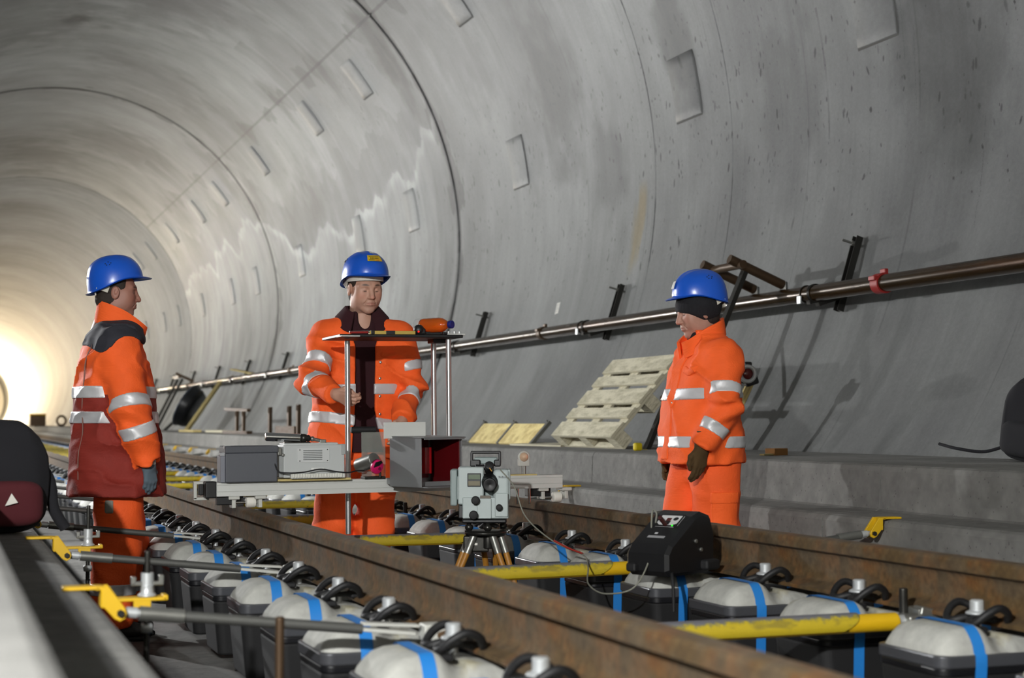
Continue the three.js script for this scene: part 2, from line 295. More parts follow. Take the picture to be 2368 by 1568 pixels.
// invert floor and the two walkway benches with their lower ledges
const FLOOR = -0.65, BENCH = 0.194, LEDGE = -0.02;
function boxUV(g, s = 1) { const p = g.attributes.position, n = g.attributes.normal, u = new Float32Array(p.count * 2); for (let i = 0; i < p.count; i++) { const ax = Math.abs(n.getX(i)), ay = Math.abs(n.getY(i)); const [a, b] = ax > 0.6 ? [p.getZ(i), p.getY(i)] : ay > 0.6 ? [p.getZ(i), p.getX(i)] : [p.getX(i), p.getY(i)]; u[i * 2] = a / s; u[i * 2 + 1] = b / s; } g.setAttribute('uv', new THREE.BufferAttribute(u, 2)); return g; }
const floor = struct('floor', 'dark concrete tunnel invert beneath the hanging track', 'floor');
part(floor, 'invert_slab', boxUV(at(new THREE.BoxGeometry(4.9, 0.2, 184), TX, FLOOR - 0.1, -88), 1.7), mConc);
function bench(side, label) {  // profile in x (mirrored for the left side), swept in 3.45 m bays with open joints
  const b = struct(side > 0 ? 'walkway_bench_right' : 'walkway_bench_left', label, 'walkway');
  const edge = 1.7, up = side > 0 ? 2.0 : 1.94; // distances from the track centre to the ledge edge and the upper kerb
  const prof = [[edge, FLOOR], [edge, LEDGE - 0.03], [edge + 0.012, LEDGE - 0.008], [edge + 0.03, LEDGE], [up - 0.02, LEDGE + 0.004], [up, LEDGE + 0.012], [up + 0.008, BENCH - 0.03], [up + 0.018, BENCH - 0.008], [up + 0.035, BENCH], [3.3, BENCH + 0.004], [3.3, FLOOR]];
  const L = 3.45;
  for (let z0 = -4; z0 < 90; z0 += L) {
    const rows = [z0 + 0.005, z0 + L - 0.005], pos = [], uv = [], idx = [];
    let q = 0; const quad = (A, B, C, D) => { for (const p of [A, B, C, D]) { pos.push(TX + side * p[0], p[1], -p[2]); uv.push(p[2] / 1.6, p[3] / 1.6); } side > 0 ? idx.push(q, q + 1, q + 2, q, q + 2, q + 3) : idx.push(q, q + 2, q + 1, q, q + 3, q + 2); q += 4; };
    let s = 0; for (let i = 0; i < prof.length - 1; i++) { const a = prof[i], c = prof[i + 1], l = Math.hypot(c[0] - a[0], c[1] - a[1]); quad([a[0], a[1], rows[0], s], [a[0], a[1], rows[1], s], [c[0], c[1], rows[1], s + l], [c[0], c[1], rows[0], s + l]); s += l; }
    const cap = new THREE.ShapeGeometry(new THREE.Shape(prof.map((p) => new THREE.Vector2(TX + side * p[0], p[1]))));
    const g = new THREE.BufferGeometry(); g.setAttribute('position', new THREE.Float32BufferAttribute(pos, 3)); g.setAttribute('uv', new THREE.Float32BufferAttribute(uv, 2)); g.setIndex(idx); g.computeVertexNormals();
    part(b, 'bench_bay', [g, at(cap.clone(), 0, 0, -rows[0]), at(cap, 0, 0, -rows[1])], mConc);
  }
  if (true) { const s = new THREE.Shape(prof.map((p) => new THREE.Vector2(TX + side * p[0], p[1] - 0.02))); const g = new THREE.ExtrudeGeometry(s, { depth: 96, bevelEnabled: false }); g.translate(0, 0, -90); const c = part(b, 'bench_core', g, mConcPlain); c.scale.x = 1; c.position.x = side * 0.02; }
  return b;
}
bench(1, 'stepped grey concrete walkway below the pipe, with yellow brackets on its ledge');
bench(-1, 'stepped concrete walkway beside the camera, blurred in the foreground');
// ---------------------------------------------------------------- track
const RL = 1.30, RR = 2.807;
function railGeo(z0, z1) {
  const h = [[0, 0], [0.02, -0.0006], [0.029, -0.003], [0.0345, -0.0085], [0.036, -0.0145], [0.0368, -0.039], [0.0345, -0.0425], [0.02, -0.048], [0.0125, -0.054], [0.009, -0.066], [0.00825, -0.09], [0.0095, -0.118], [0.0135, -0.135], [0.024, -0.1425], [0.05, -0.1525], [0.072, -0.159], [0.075, -0.162], [0.075, -0.1705], [0.0735, -0.172], [0, -0.172]];
  const prof = [...h, ...h.slice(1, -1).reverse().map(([x, y]) => [-x, y])];
  const per = [0]; for (let i = 1; i <= prof.length; i++) { const a = prof[i - 1], b = prof[i % prof.length]; per.push(per[i - 1] + Math.hypot(b[0] - a[0], b[1] - a[1])); }
  const n = prof.length, N = 40, g = surf(n, N, (u, v) => { const p = prof[Math.round(u * n) % n], t = v < 0.5 ? v : v; return [p[0], p[1], -mix(z0, z1, t * t)]; }, (u, v) => [mix(z0, z1, v * v) / 0.55, per[Math.round(u * n)] / 0.55]);
  const cap = new THREE.ShapeGeometry(new THREE.Shape(prof.map((p) => new THREE.Vector2(...p)))); const m = merge([g, at(cap.clone(), 0, 0, -z0), at(cap, 0, 0, -z1)]);
  return m;
}
const rGeo = railGeo(-2, 120);
for (const x of [RL, RR]) {
  const r = shade(new THREE.Mesh(rGeo, mRail)); r.name = numbered('rail'); r.position.x = x;
  r.userData = { label: x === RL ? 'brown rusty steel rail with the row of clamped blocks on the strut side' : 'brown rusty steel rail on the side of the walkway and pipe', category: 'rail' }; scene.add(r);
}
// sleeper block: pale concrete cap in a black rubber boot with a grey collar, blue tape over the top
const chamf = (d) => 0.6 * d * d * (1.6 - 0.6 * d) + 0.4 * (1 - Math.sqrt(1 - d * d * 0.98));
const HB = (t) => { const e = Math.abs(t); if (e < 0.095) return -0.2; if (e < 0.1) return -0.18; if (e < 0.125) return -0.18; if (e < 0.15) return -0.19; if (e < 0.2) return mix(-0.19, -0.152, sstep(0.15, 0.2, e)); if (e < 0.275) return -0.152 - (e - 0.2) * 0.08; const d = clamp((e - 0.275) / 0.065, 0, 1); return -0.158 - 0.056 * chamf(d); };
const capGeo = (() => {
  const ts = [-0.342, -0.34, -0.335, -0.32, -0.3, -0.275, -0.24, -0.2, -0.185, -0.17, -0.15, -0.126, -0.124, -0.1, -0.096, 0], T = [...ts, ...ts.slice(0, -1).map((x) => -x).reverse()];
  const ss = [-0.152, -0.15, -0.144, -0.13, -0.112, -0.09, -0.04], S = [...ss, ...ss.map((x) => -x).reverse()];
  return surf(T.length - 1, S.length - 1, (u, v) => { const i = Math.round(u * (T.length - 1)), j = Math.round(v * (S.length - 1)), t = T[i], s = S[j]; const edge = i === 0 || i === T.length - 1 || j === 0 || j === S.length - 1; const d = clamp((Math.abs(s) - 0.096) / 0.054, 0, 1), q = HB(t) - 0.056 * chamf(d); const y = edge ? -0.24 : Math.max(q, -0.228); const cr = Math.max(0, Math.abs(t) - 0.31) / 0.032 * Math.max(0, Math.abs(s) - 0.12) / 0.032; const k = 1 - 0.03 * Math.min(1, cr); return [t * k, y, s * k * (1 - 0.0)]; }, (u, v) => [T[Math.round(u * (T.length - 1))] * 1.6, S[Math.round(v * (S.length - 1))] * 1.6]);
})();
function rrect(w, d, r, h, bev) { const x = w / 2 - bev, z = d / 2 - bev, q = r - bev, s = new THREE.Shape(); s.moveTo(-x + q, -z); s.lineTo(x - q, -z); s.absarc(x - q, -z + q, q, -Math.PI / 2, 0); s.lineTo(x, z - q); s.absarc(x - q, z - q, q, 0, Math.PI / 2); s.lineTo(-x + q, z); s.absarc(-x + q, z - q, q, Math.PI / 2, Math.PI); s.lineTo(-x, -z + q); s.absarc(-x + q, -z + q, q, Math.PI, Math.PI * 1.5); const g = new THREE.ExtrudeGeometry(s, { depth: h - 2 * bev, bevelEnabled: true, bevelSize: bev, bevelThickness: bev, bevelSegments: 2, curveSegments: 6 }); g.rotateX(-Math.PI / 2); return g.translate(0, bev, 0); }
const lipGeo = at(rrect(0.7, 0.318, 0.035, 0.034, 0.005), 0, -0.256, 0), lip2Geo = at(rrect(0.692, 0.31, 0.035, 0.02, 0.004), 0, -0.276, 0);
const bootGeo = (() => { const g = at(rrect(0.69, 0.308, 0.035, 0.2, 0.008), 0, -0.1, 0); const p = g.attributes.position; for (let i = 0; i < p.count; i++) { const k = 1 - 0.06 * (0.1 - p.getY(i)) / 0.2; p.setX(i, p.getX(i) * k); p.setZ(i, p.getZ(i) * k); } return at(g, 0, -0.375, 0); })();
const tapeGeo = [0.225, -0.225].map((t) => { // a strap round each hump, across the block
  const path = [[0.15, -0.46], [0.1575, -0.285], [0.1615, -0.252], [0.1615, -0.224], [0.153, -0.218]]; for (const d of [0.98, 0.8, 0.6, 0.4, 0.2, 0.05]) path.push([0.096 + 0.054 * d, HB(t) + 0.003 - 0.056 * chamf(d)]); path.push([0.06, HB(t) + 0.003]);
  const full = [...path, ...path.map(([z, y]) => [-z, y]).reverse()];
  return surf(full.length - 1, 1, (u, v) => { const p = full[Math.round(u * (full.length - 1))]; return [t + (v - 0.5) * 0.036, p[1], p[0]]; });
});
const SLZ0 = 3.73, slots = []; for (let k = -3; k < 92; k++) slots.push(SLZ0 + 0.6 * k);
const sleeper0 = thing('sleeper_block', 'pale concrete sleeper block in black rubber boot under the strut side rail', 'sleeper', [RL, 0, 0], 0, 'sleeper blocks under the strut side rail');
part(sleeper0, 'concrete_cap', capGeo, mBlock); part(sleeper0, 'boot_collar', lipGeo, mLip); part(sleeper0, 'boot_rib', lip2Geo, mLipDark); part(sleeper0, 'rubber_boot', bootGeo, mBoot); for (const g of tapeGeo) part(sleeper0, 'blue_tape', g, mTape, null, null, 'blue adhesive tape strap');
// rail fastening: black tension clamp, galvanised hexagon screw on a flanged washer
const clampGeo = (() => {
  const one = (m) => tube([[0.052, 0.004, m * 0.012], [0.02, 0.012, m * 0.014], [-0.02, 0.012, m * 0.017], [-0.052, 0.004, m * 0.034], [-0.055, 0.004, m * 0.062], [-0.03, 0.03, m * 0.084], [0.005, 0.046, m * 0.09], [0.042, 0.03, m * 0.078], [0.058, 0.006, m * 0.056]], 0.0112, 30, 8);
  return merge([one(1), one(-1), at(rbox(0.03, 0.014, 0.05, 0.005, 1), 0.05, 0.004, 0), at(rbox(0.05, 0.018, 0.17, 0.006, 1), -0.05, -0.012, 0)]);
})();
const boltGeo = merge([at(cyl(0.0205, 0.026, 6), 0, 0.044, 0), at(lathe([[0, 0.032], [0.021, 0.032], [0.031, 0.027], [0.033, 0.02], [0, 0.02]], 20), 0, 0, 0), at(cyl(0.011, 0.04, 10), 0, 0.005, 0), at(cyl(0.0205, 0.004, 6, 0.016), 0, 0.059, 0)]);
const fast0 = thing('rail_fastening', 'black spring clamp with grey hexagon screw outside the strut side rail', 'rail clip', [RL - 0.122, -0.158, 0], 0, 'clamps outside the strut side rail');
part(fast0, 'tension_clamp', clampGeo, mClampBlack); part(fast0, 'screw', boltGeo, mGalv, null, [0, 0.35, 0], 'galvanised hexagon screw');
slots.forEach((Z, k) => {
  const a = k ? copy(sleeper0) : sleeper0; a.position.set(RL, 0, -Z); a.rotation.y = (rnd() - 0.5) * 0.02;
  const c = k ? copy(fast0) : fast0; c.position.set(RL - 0.122, -0.158, -Z); c.children[1].rotation.y = rnd() * 1.05;
});
for (const Z of slots) {
  const held = Math.abs(Z - 5.53) < 0.05, a = copy(sleeper0, held ? 'pale concrete sleeper block carrying the black power unit' : 'pale concrete sleeper block in black rubber boot under the walkway side rail'); a.userData.group = 'sleeper blocks under the walkway side rail'; a.position.set(RR, 0, -Z); a.rotation.y = (rnd() - 0.5) * 0.02;
  const c = copy(fast0, 'black spring clamp with grey hexagon screw inside the walkway side rail'); c.userData.group = 'clamps inside the walkway side rail'; c.position.set(RR - 0.122, -0.158, -Z); c.children[1].rotation.y = rnd() * 1.05;
  if (Z < 12) for (const [x, l] of [[RL, 'black spring clamp with hexagon screw inside the strut side rail'], [RR, 'black spring clamp with hexagon screw outside the walkway side rail']]) { const e = copy(fast0, l); e.userData.group = 'clamps on the hidden rail sides'; e.position.set(x + 0.122, -0.158, -Z); e.rotation.y = Math.PI; }
}
// gauge tie bars: yellow tube with a split, dusty plastic sleeve, cast clamp and threaded stud at the rail foot
const sleeveTex = canvasTex(2048, 256, (g, w, h) => {
  const id = g.createImageData(w, h), d = id.data;
  for (let j = 0, k = 0; j < h; j++) for (let i = 0; i < w; i++, k += 4) {
    const n = fbm(i / 22, j / 22, 4), m = fbm(i / 160 + 7, j / 60, 3), gr = h2(i, j) - 0.5, top = Math.abs(j / h - 0.5) * 2; const dust = sstep(0.5, 0.24, top + (n - 0.5) * 0.42 + (m - 0.5) * 0.22 + gr * 0.14), di = sstep(0.62, 0.78, m) * 0.4;
    d[k] = mix(mix(176, 100, dust), 80, di) + gr * 26; d[k + 1] = mix(mix(154, 100, dust), 74, di) + gr * 26; d[k + 2] = mix(mix(26, 106, dust), 52, di) + gr * 22; d[k + 3] = 255;
  }
  g.putImageData(id, 0, 0); g.fillStyle = 'rgba(40,36,10,0.75)';
  g.save(); g.font = '17px sans-serif'; let x = 380; for (let q = 0; q < 3; q++) { for (const wd of [7, 3, 9, 5, 4, 8]) { for (let c = 0; c < wd; c++) { g.fillRect(x, 190 + (h2(q, c) * 3 | 0), 3 + h2(c, wd) * 4, 5 + h2(wd, c + q) * 6); x += 9; } x += 12; } x += 130; } g.restore();
});
const mSleeve = std(0xffffff, 0.62, 0, { map: sleeveTex });
function sleeveGeo(x0, x1) { // open arc, slit facing down
  const r1 = 0.0325, r0 = 0.0285, pos = (r) => (u, v) => { const a = rad(-212 + 244 * v) + Math.PI * 0; const cut = u > 0.98 ? (1 - Math.abs(v - 0.5) * 2) * 0.05 : 0; return [mix(x0, x1, u) - (u === 1 ? (Math.abs(v - 0.5) * 2) ** 3 * 0.06 : 0), r * Math.sin(-a), r * Math.cos(a)]; };
  const A = surf(24, 20, pos(r1), (u, v) => [u, v]), B = surf(24, 20, pos(r0), (u, v) => [u, v]);
  return merge([A, B]);
}
function tieBar(Z, label, sag) {
  const t = thing('tie_bar', label, 'tie bar', [0, -0.195, -Z], 0, 'yellow tie bars between the rails'); t.rotation.z = sag || 0;
  if (sag) t.position.y -= Math.sin(sag) * 2.05;
  part(t, 'inner_tube', at(ccyl(0.027, 1.2, 20), 2.035, 0, 0, 0, 0, Math.PI / 2), mYellow);
  part(t, 'plastic_sleeve', sleeveGeo(1.46, 2.5), mSleeve, null, null, 'dusty split yellow plastic sleeve');
  for (const [x, m] of [[2.66, 1], [1.42, -1]]) {
    part(t, 'end_socket', at(ccyl(0.019, 0.07, 16), x - m * 0.01, 0, 0, 0, 0, Math.PI / 2), mGalv);
    const c = part(t, 'rail_clamp', [at(rbox(0.1, 0.05, 0.075, 0.012, 2), x + m * 0.045, -0.004, 0), at(rbox(0.08, 0.03, 0.05, 0.008, 2), x + m * 0.075, 0.022, 0.012, 0, 0, -m * 0.25), at(rbox(0.04, 0.02, 0.085, 0.006, 1), x + m * 0.05, 0.028, -0.01)], mGalvDull);
    part(c, 'threaded_stud', threaded(0.014, 0.075, 12), mDarkSteel, [x + m * 0.02, 0.055, -0.03]);
  }
  return t;
}
function threaded(r, h, turns) { const pts = [[0, -h / 2]]; for (let i = 0; i < turns; i++) { const y = -h / 2 + h * i / turns; pts.push([r * 0.86, y], [r, y + h / turns / 2]); } pts.push([r * 0.8, h / 2], [0, h / 2]); return lathe(pts, 12); }
tieBar(4.05, 'yellow tie bar with black print on its dusty sleeve, below the taped blocks', 0.004);
tieBar(5.85, 'yellow tie bar in front of the instrument tripod legs', 0.012);
tieBar(7.65, 'yellow tie bar in front of the man at the trolley');
for (let k = 0; k < 26; k++) { const Z = 9.45 + 1.8 * k; tieBar(Z, 'yellow tie bar between the rails beyond the trolley'); }
tieBar(2.25, 'yellow tie bar between the rails next to the foremost blocks');
// lateral struts: yellow ledge bracket, turnbuckle and rod to the rail foot
const mStrutRod = std(0x5a5a57, 0.6, 0.55);
function strut(Z, m, label, label2) { // m = 1 strut side (left), -1 walkway side
  const cx = TX, e = 1.7; // ledge edge distance from the track centre
  const X = (d) => cx - m * d;
  const b = thing('ledge_bracket', label, 'bracket', [0, LEDGE, -Z], 0, m > 0 ? 'yellow brackets on the strut side ledge' : 'yellow brackets on the walkway ledge');
  part(b, 'top_plate', at(rbox(0.09, 0.009, 0.055, 0.003, 1), X(e + 0.027), 0.0055, 0), mYellow);
  part(b, 'bent_plate', [at(rbox(0.01, 0.052, 0.055, 0.003, 1), X(e - 0.024), -0.018, 0), at(rbox(0.02, 0.01, 0.055, 0.003, 1), X(e - 0.016), 0.0045, 0)], mYellow);
  const ear = extr([[0, 0.01], [0.03, 0.012], [0.105, -0.075], [0.112, -0.095], [0.104, -0.113], [0.084, -0.122], [0.06, -0.112], [0, -0.055]].map(([x, y]) => [m * x * 0.52, y * 0.62]), 0.009, 0.0015);
  part(b, 'ear_plate', [at(ear.clone(), X(e - 0.022), 0, 0.018), at(ear, X(e - 0.022), 0, -0.027)], mYellow);
  part(b, 'pivot_bolt', at(cyl(0.0095, 0.076, 6), X(e - 0.066), -0.057, 0, Math.PI / 2), mDarkSteel);
  const s = thing('lateral_strut', label2, 'strut', [0, LEDGE, -Z], 0, m > 0 ? 'steel struts on the strut side' : 'steel struts behind the walkway side rail');
  const p0 = V(X(e - 0.07), -0.057, 0), p3 = V(X(1.02), -0.125, 0), dir = p3.clone().sub(p0).normalize(), pt = (l) => p0.clone().addScaledVector(dir, l);
  part(s, 'eye_screw', [rod(p0, pt(0.05), 0.01, 12), rod(pt(0.012), pt(0.04), 0.014, 12)], mGalv);
  part(s, 'hex_coupling', rod(pt(0.045), pt(0.155), 0.0195, 6), mGalvDull);
  part(s, 'strut_rod', [rod(pt(0.15), pt(0.18), 0.0135, 12), rod(pt(0.155), p3, 0.0135, 16)], mStrutRod);
  part(s, 'fork_end', [bar(p3.clone(), V(X(0.88), -0.142, 0), 0.04, 0.01), bar(p3.clone().add(V(0, 0.014, 0)), V(X(0.87), -0.122, 0), 0.04, 0.008), at(rbox(0.06, 0.045, 0.06, 0.006, 1), X(0.83), -0.14, 0)], mAluPaint);
  return s;
}
strut(4.05, 1, 'yellow bracket hooked over the ledge ahead of the trouser stripe', 'grey steel strut with long hexagonal coupling crossing in front of the boots');
strut(5.85, 1, 'yellow bracket hooked over the ledge close to the black rucksack', 'grey steel strut with hexagonal coupling across the trouser leg');
for (let k = 0; k < 9; k++) strut(7.65 + 1.8 * k, 1, 'yellow bracket on the strut side ledge beyond the rucksack', 'grey steel strut beyond the rucksack');
strut(5.85, -1, 'yellow bracket on the walkway ledge nearest the black backpack', 'grey steel strut hidden behind the walkway rail');
strut(7.65, -1, 'yellow bracket on the walkway ledge behind the man in the woollen cap', 'grey steel strut hidden behind the walkway rail');
strut(9.45, -1, 'yellow bracket on the walkway ledge beyond the end of the trolley beam', 'grey steel strut hidden behind the walkway rail');
for (let k = 0; k < 14; k++) strut(11.25 + 1.8 * k, -1, 'small yellow bracket on the walkway ledge beyond the trolley', 'grey steel strut hidden behind the walkway rail');
// height spindles standing on the invert
function spindle(x, Z, top, label, plate, bare) {
  const t = thing('height_spindle', label, 'spindle', [x, FLOOR, -Z], 0); const h = top - FLOOR;
  part(t, 'threaded_rod', threaded(bare ? 0.0115 : 0.008, h, Math.round(h / 0.009)), bare ? mRustSteel : mDarkSteel, [0, h / 2, 0]);
  part(t, 'foot_plate', rbox(0.1, 0.012, 0.1, 0.003, 1), mGalvDull, [0, 0.006, 0]);
  if (bare) return;
  const py = plate - FLOOR;
  part(t, 'support_plate', [at(rbox(0.15, 0.009, 0.055, 0.003, 1), -0.025, py, 0), at(rbox(0.014, 0.014, 0.055, 0.003, 1), 0.045, py + 0.003, 0), at(rbox(0.045, 0.022, 0.01, 0.002, 1), -0.015, py - 0.01, 0.022)], mYellow);
  part(t, 'lower_nut', [at(lathe([[0, 0.004], [0.025, 0.004], [0.024, 0.01], [0.017, 0.016], [0.016, 0.032], [0.019, 0.036], [0, 0.036]], 20), 0, py, 0)], mGalv);
  part(t, 'hex_nut', at(cyl(0.018, 0.032, 6), 0, py + 0.051, 0), mGalv);
  part(t, 'wing_bar', [at(rbox(0.085, 0.01, 0.02, 0.003, 1), 0, py + 0.039, 0), at(rbox(0.014, 0.022, 0.02, 0.003, 1), 0.036, py + 0.05, 0), at(rbox(0.014, 0.022, 0.02, 0.003, 1), -0.036, py + 0.047, 0)], mGalvDull);
  part(t, 'end_nut', at(lathe([[0, -0.014], [0.014, -0.014], [0.017, 0], [0.014, 0.008], [0, 0.008]], 16), 0, py - 0.075, 0), mGalv);
}
spindle(0.515, 4.32, 0.05, 'threaded height spindle with wing nut through a yellow plate, beside the trouser stripe', -0.075);
spindle(0.515, 6.15, 0.08, 'slim threaded height spindle with bright nut behind the rucksack', -0.075);
spindle(0.745, 3.7, -0.062, 'bare rusty threaded rod standing in front of the sleeper blocks', 0, true);
// ---------------------------------------------------------------- pipe on the wall, its brackets and the things on the walkway
const PX = 5.55, PY = 1.262;
{
  const pipe = thing('wall_pipe', 'long dark steel water pipe carried along the tunnel wall', 'pipe', [PX, PY, 0]);
  const mPipe = std(0xb5a888, 0.36, 0.45, { map: rustTile, roughnessMap: rustRough });
  for (let k = 0; k < 12; k++) { const a = -3.4 + k * 6.02 + 0.02 + (k ? 0 : 0), c = 8.65 + (k - 2) * 6.02; part(pipe, 'pipe_length', rod(V(0, 0, -(c)), V(0, 0, -(c + 6.0)), 0.055, 24), mPipe); part(pipe, 'pipe_coupling', [rod(V(0, 0, -(c - 0.045)), V(0, 0, -(c + 0.035)), 0.066, 20), at(rbox(0.03, 0.03, 0.07, 0.006, 1), -0.062, 0.03, -c), at(rbox(0.028, 0.03, 0.06, 0.006, 1), 0.02, 0.078, -c)], k === 2 ? mRedPaint : mRustSteel, null, null, k === 2 ? 'red coupling' : undefined); }
}
function wallBracket(Z, label, detailed) {
  const t = thing('pipe_bracket', label, 'bracket', [0, 0, 0], 0, 'steel brackets holding the wall pipe');
  const p = (a, off) => V(...onWall(Z, a, TR - off));
  const top = p(-13.6, 0.035), bot = p(-21.4, 0.035), out = V(-Math.cos(rad(-17.5)), -Math.sin(rad(-17.5)), 0);
  part(t, 'wall_channel', [bar(top, bot, 0.055, 0.012, out), bar(top.clone().add(V(0, 0, 0.026)).addScaledVector(out, 0.01), bot.clone().add(V(0, 0, 0.026)).addScaledVector(out, 0.01), 0.008, 0.05, out), bar(top.clone().add(V(0, 0, -0.026)).addScaledVector(out, 0.01), bot.clone().add(V(0, 0, -0.026)).addScaledVector(out, 0.01), 0.008, 0.05, out)], mDarkSteel);
  const a = p(-14.4, 0), b = p(-14.4, 0.16);
  part(t, 'anchor_bolt', [rod(a, b, 0.009, 8), rod(p(-14.4, 0.06), p(-14.4, 0.085), 0.018, 6)], mGalvDull);
  const arm = V(PX + 0.02, PY - 0.075, -Z);
  part(t, 'support_arm', [bar(p(-19.6, 0.03), arm, 0.05, 0.03), bar(p(-19.6, 0.03).add(V(0, 0.012, 0)), V(PX - 0.05, PY - 0.068, -Z), 0.045, 0.02)], mDarkSteel);
  part(t, 'pipe_clip', [new THREE.TorusGeometry(0.0585, 0.006, 6, 24), at(new THREE.TorusGeometry(0.0585, 0.006, 6, 24), 0, 0, 0.016)].map((g) => at(g, PX, PY, -Z)), mDarkSteel);
  part(t, 'bright_tab', at(rbox(0.012, 0.055, 0.05, 0.003, 1), PX - 0.062, PY - 0.04, -Z - 0.1), mGalv);
  part(t, 'clip_strap', at(new THREE.TorusGeometry(0.059, 0.005, 6, 20), PX, PY, -Z - 0.1), mDarkSteel);
}
wallBracket(9.47, 'tall dark wall bracket beside the red pipe coupling', true);
wallBracket(13.53, 'dark wall bracket above the leaning pallet');
wallBracket(17.45, 'dark wall bracket between the trolley poles and the pale sticker');
wallBracket(21.2, 'dark wall bracket behind the man at the trolley');
for (const Z of [5.6, 25, 28.7, 32.5, 36.3, 40.1, 43.9, 47.7, 51.5]) wallBracket(Z, 'small dark wall bracket farther along the pipe');
// timber on the pipe
{ const t = thing('pipe_plank', 'short pale plank lying across the far pipe', 'plank', [PX - 0.02, PY + 0.1, -31], 0.3); part(t, 'board', rbox(0.12, 0.025, 1.1, 0.004, 1), mTimber, null, [0.12, 0, 0]); }
// sticker
{ const c = onWall(15.21, -15, TR - 0.002), t = thing('wall_sticker', 'small white paper sticker on the bare tunnel wall', 'sticker', c); t.rotation.set(0, 0, 0);
  const st = canvasTex(96, 128, (g) => { g.fillStyle = '#d8d6cf'; g.fillRect(0, 0, 96, 128); g.fillStyle = '#8b8a86'; for (let i = 0; i < 4; i++) g.fillRect(12, 24 + i * 24, 70 - (i % 2) * 18, 5); });
  const m = part(t, 'paper', rbox(0.09, 0.12, 0.003, 0.001, 1), std(0xffffff, 0.7, 0, { map: st })); m.lookAt(V(TX, TY, -15.21)); m.rotation.z += 0.1; }
// pallet
{
  const t = thing('euro_pallet', 'weathered wooden pallet leaning against the tunnel wall on the walkway', 'pallet', [4.5, 0.287, -11.13]);
  const ang = Math.atan2(0.585, 0.52); t.rotation.z = ang; // local x runs up the slope, local y is out of the top face
  const deck = [[0.07, 0.145], [0.235, 0.1], [0.4, 0.145], [0.565, 0.1], [0.73, 0.145]];
  for (const [x, w] of deck) part(t, 'deck_board', at(rbox(w, 0.022, 1.2, 0.003, 1), x, -0.011, 0, 0, (rnd() - 0.5) * 0.008), mPallet);
  for (const z of [-0.5275, 0, 0.5275]) { part(t, 'cross_board', at(rbox(0.8, 0.022, 0.145, 0.003, 1), 0.4, -0.033, z), mPallet); for (const x of [0.05, 0.4, 0.75]) part(t, 'spacer_block', at(rbox(0.1, 0.078, z ? 0.145 : 0.145, 0.004, 1), x, -0.083, z), mPallet); }
  for (const x of [0.05, 0.4, 0.75]) part(t, 'runner_board', at(rbox(0.1, 0.022, 1.2, 0.003, 1), x, -0.133, 0), mPallet);
}
// pale panels in steel frames
{
  const t = thing('board_panel', 'pair of pale yellow boards with steel edge strips at the wall foot', 'panel', [4.6, 0.2, -13.3]); t.rotation.z = 0.84;
  for (const z of [0.42, -0.42]) part(t, 'panel', at(rbox(0.23, 0.02, 0.78, 0.004, 1), 0.115, 0, z), mBoard);
  for (const z of [0.83, 0, -0.83]) part(t, 'edge_strip', [at(rbox(0.26, 0.03, 0.05, 0.003, 1), 0.13, -0.002, z), at(rod(V(0.25, 0, z), V(0.25, 0.03, z), 0.006, 8), 0, 0, 0)], mGalvDull);
}
{ const t = thing('loose_board', 'dark thin board lying on the walkway between panel and pallet', 'board', [4.68, BENCH + 0.012, -12.15], 0.12); part(t, 'board', rbox(0.34, 0.016, 0.9, 0.003, 1), mPallet, null, [0, 0, 0.03]); }
// steel trestle hung over the pipe
{
  const t = thing('steel_trestle', 'dark two-legged steel trestle leaning over the pipe behind the capped man', 'trestle');
  for (const Z of [9.98, 10.4]) {
    part(t, 'leg', bar(V(4.72, BENCH, -Z), V(5.3, 1.47, -Z), 0.06, 0.035, V(-1, 0.4, 0)), mDarkSteel);
    part(t, 'top_arm', rod(V(5.16, 1.53, -Z + 0.02), V(5.58, 1.36, -Z + 0.02), 0.034, 14), mRustSteel);
    part(t, 'hook', bar(V(5.58, 1.355, -Z + 0.02), V(5.66, 1.36, -Z - 0.1), 0.05, 0.06), mDarkSteel);
    part(t, 'foot_arm', bar(V(4.86, 0.53, -Z), V(5.14, 0.52, -Z), 0.05, 0.05), mRustSteel);
  }
  part(t, 'cross_tube', rod(V(5.24, 1.49, -9.9), V(5.24, 1.49, -10.5), 0.03, 14), mRustSteel);
  part(t, 'lower_tube', rod(V(4.9, 0.56, -9.86), V(4.9, 0.56, -10.5), 0.028, 14), mRustSteel);
  part(t, 'brace', bar(V(4.95, 0.68, -10.02), V(5.12, 1.05, -10.4), 0.03, 0.03), mRustSteel);
}
// red warning lamp on a batten
{
  const t = thing('warning_lamp', 'round red warning lamp with black housing on a batten against the wall', 'lamp', [4.93, 0.702, -9.31], -0.25);
  const ring = lathe([[0.034, 0], [0.058, 0], [0.062, 0.012], [0.06, 0.03], [0.036, 0.03], [0.034, 0]], 28); ring.rotateX(Math.PI / 2);
  part(t, 'lamp_ring', ring, mGalv, [0, 0, 0.06]);
  const lens = new THREE.SphereGeometry(0.04, 24, 12); lens.scale(1, 1, 0.5); part(t, 'lens', lens, std(0x5a0f0c, 0.2), [0, 0, 0.072], null, 'dark red lens');
  part(t, 'housing', [at(ccyl(0.062, 0.09, 24, 0.015), 0, 0, 0.015, Math.PI / 2), at(rbox(0.09, 0.11, 0.08, 0.015, 2), 0.035, -0.02, -0.01, 0, 0, 0.3), at(rbox(0.05, 0.04, 0.05, 0.01, 1), 0.02, 0.062, 0)], mBlackPlastic);
  const b = part(t, 'batten', bar(V(0.05, -0.04, -0.02), V(-0.18, -0.508, 0.0), 0.03, 0.045), mTimber);
}
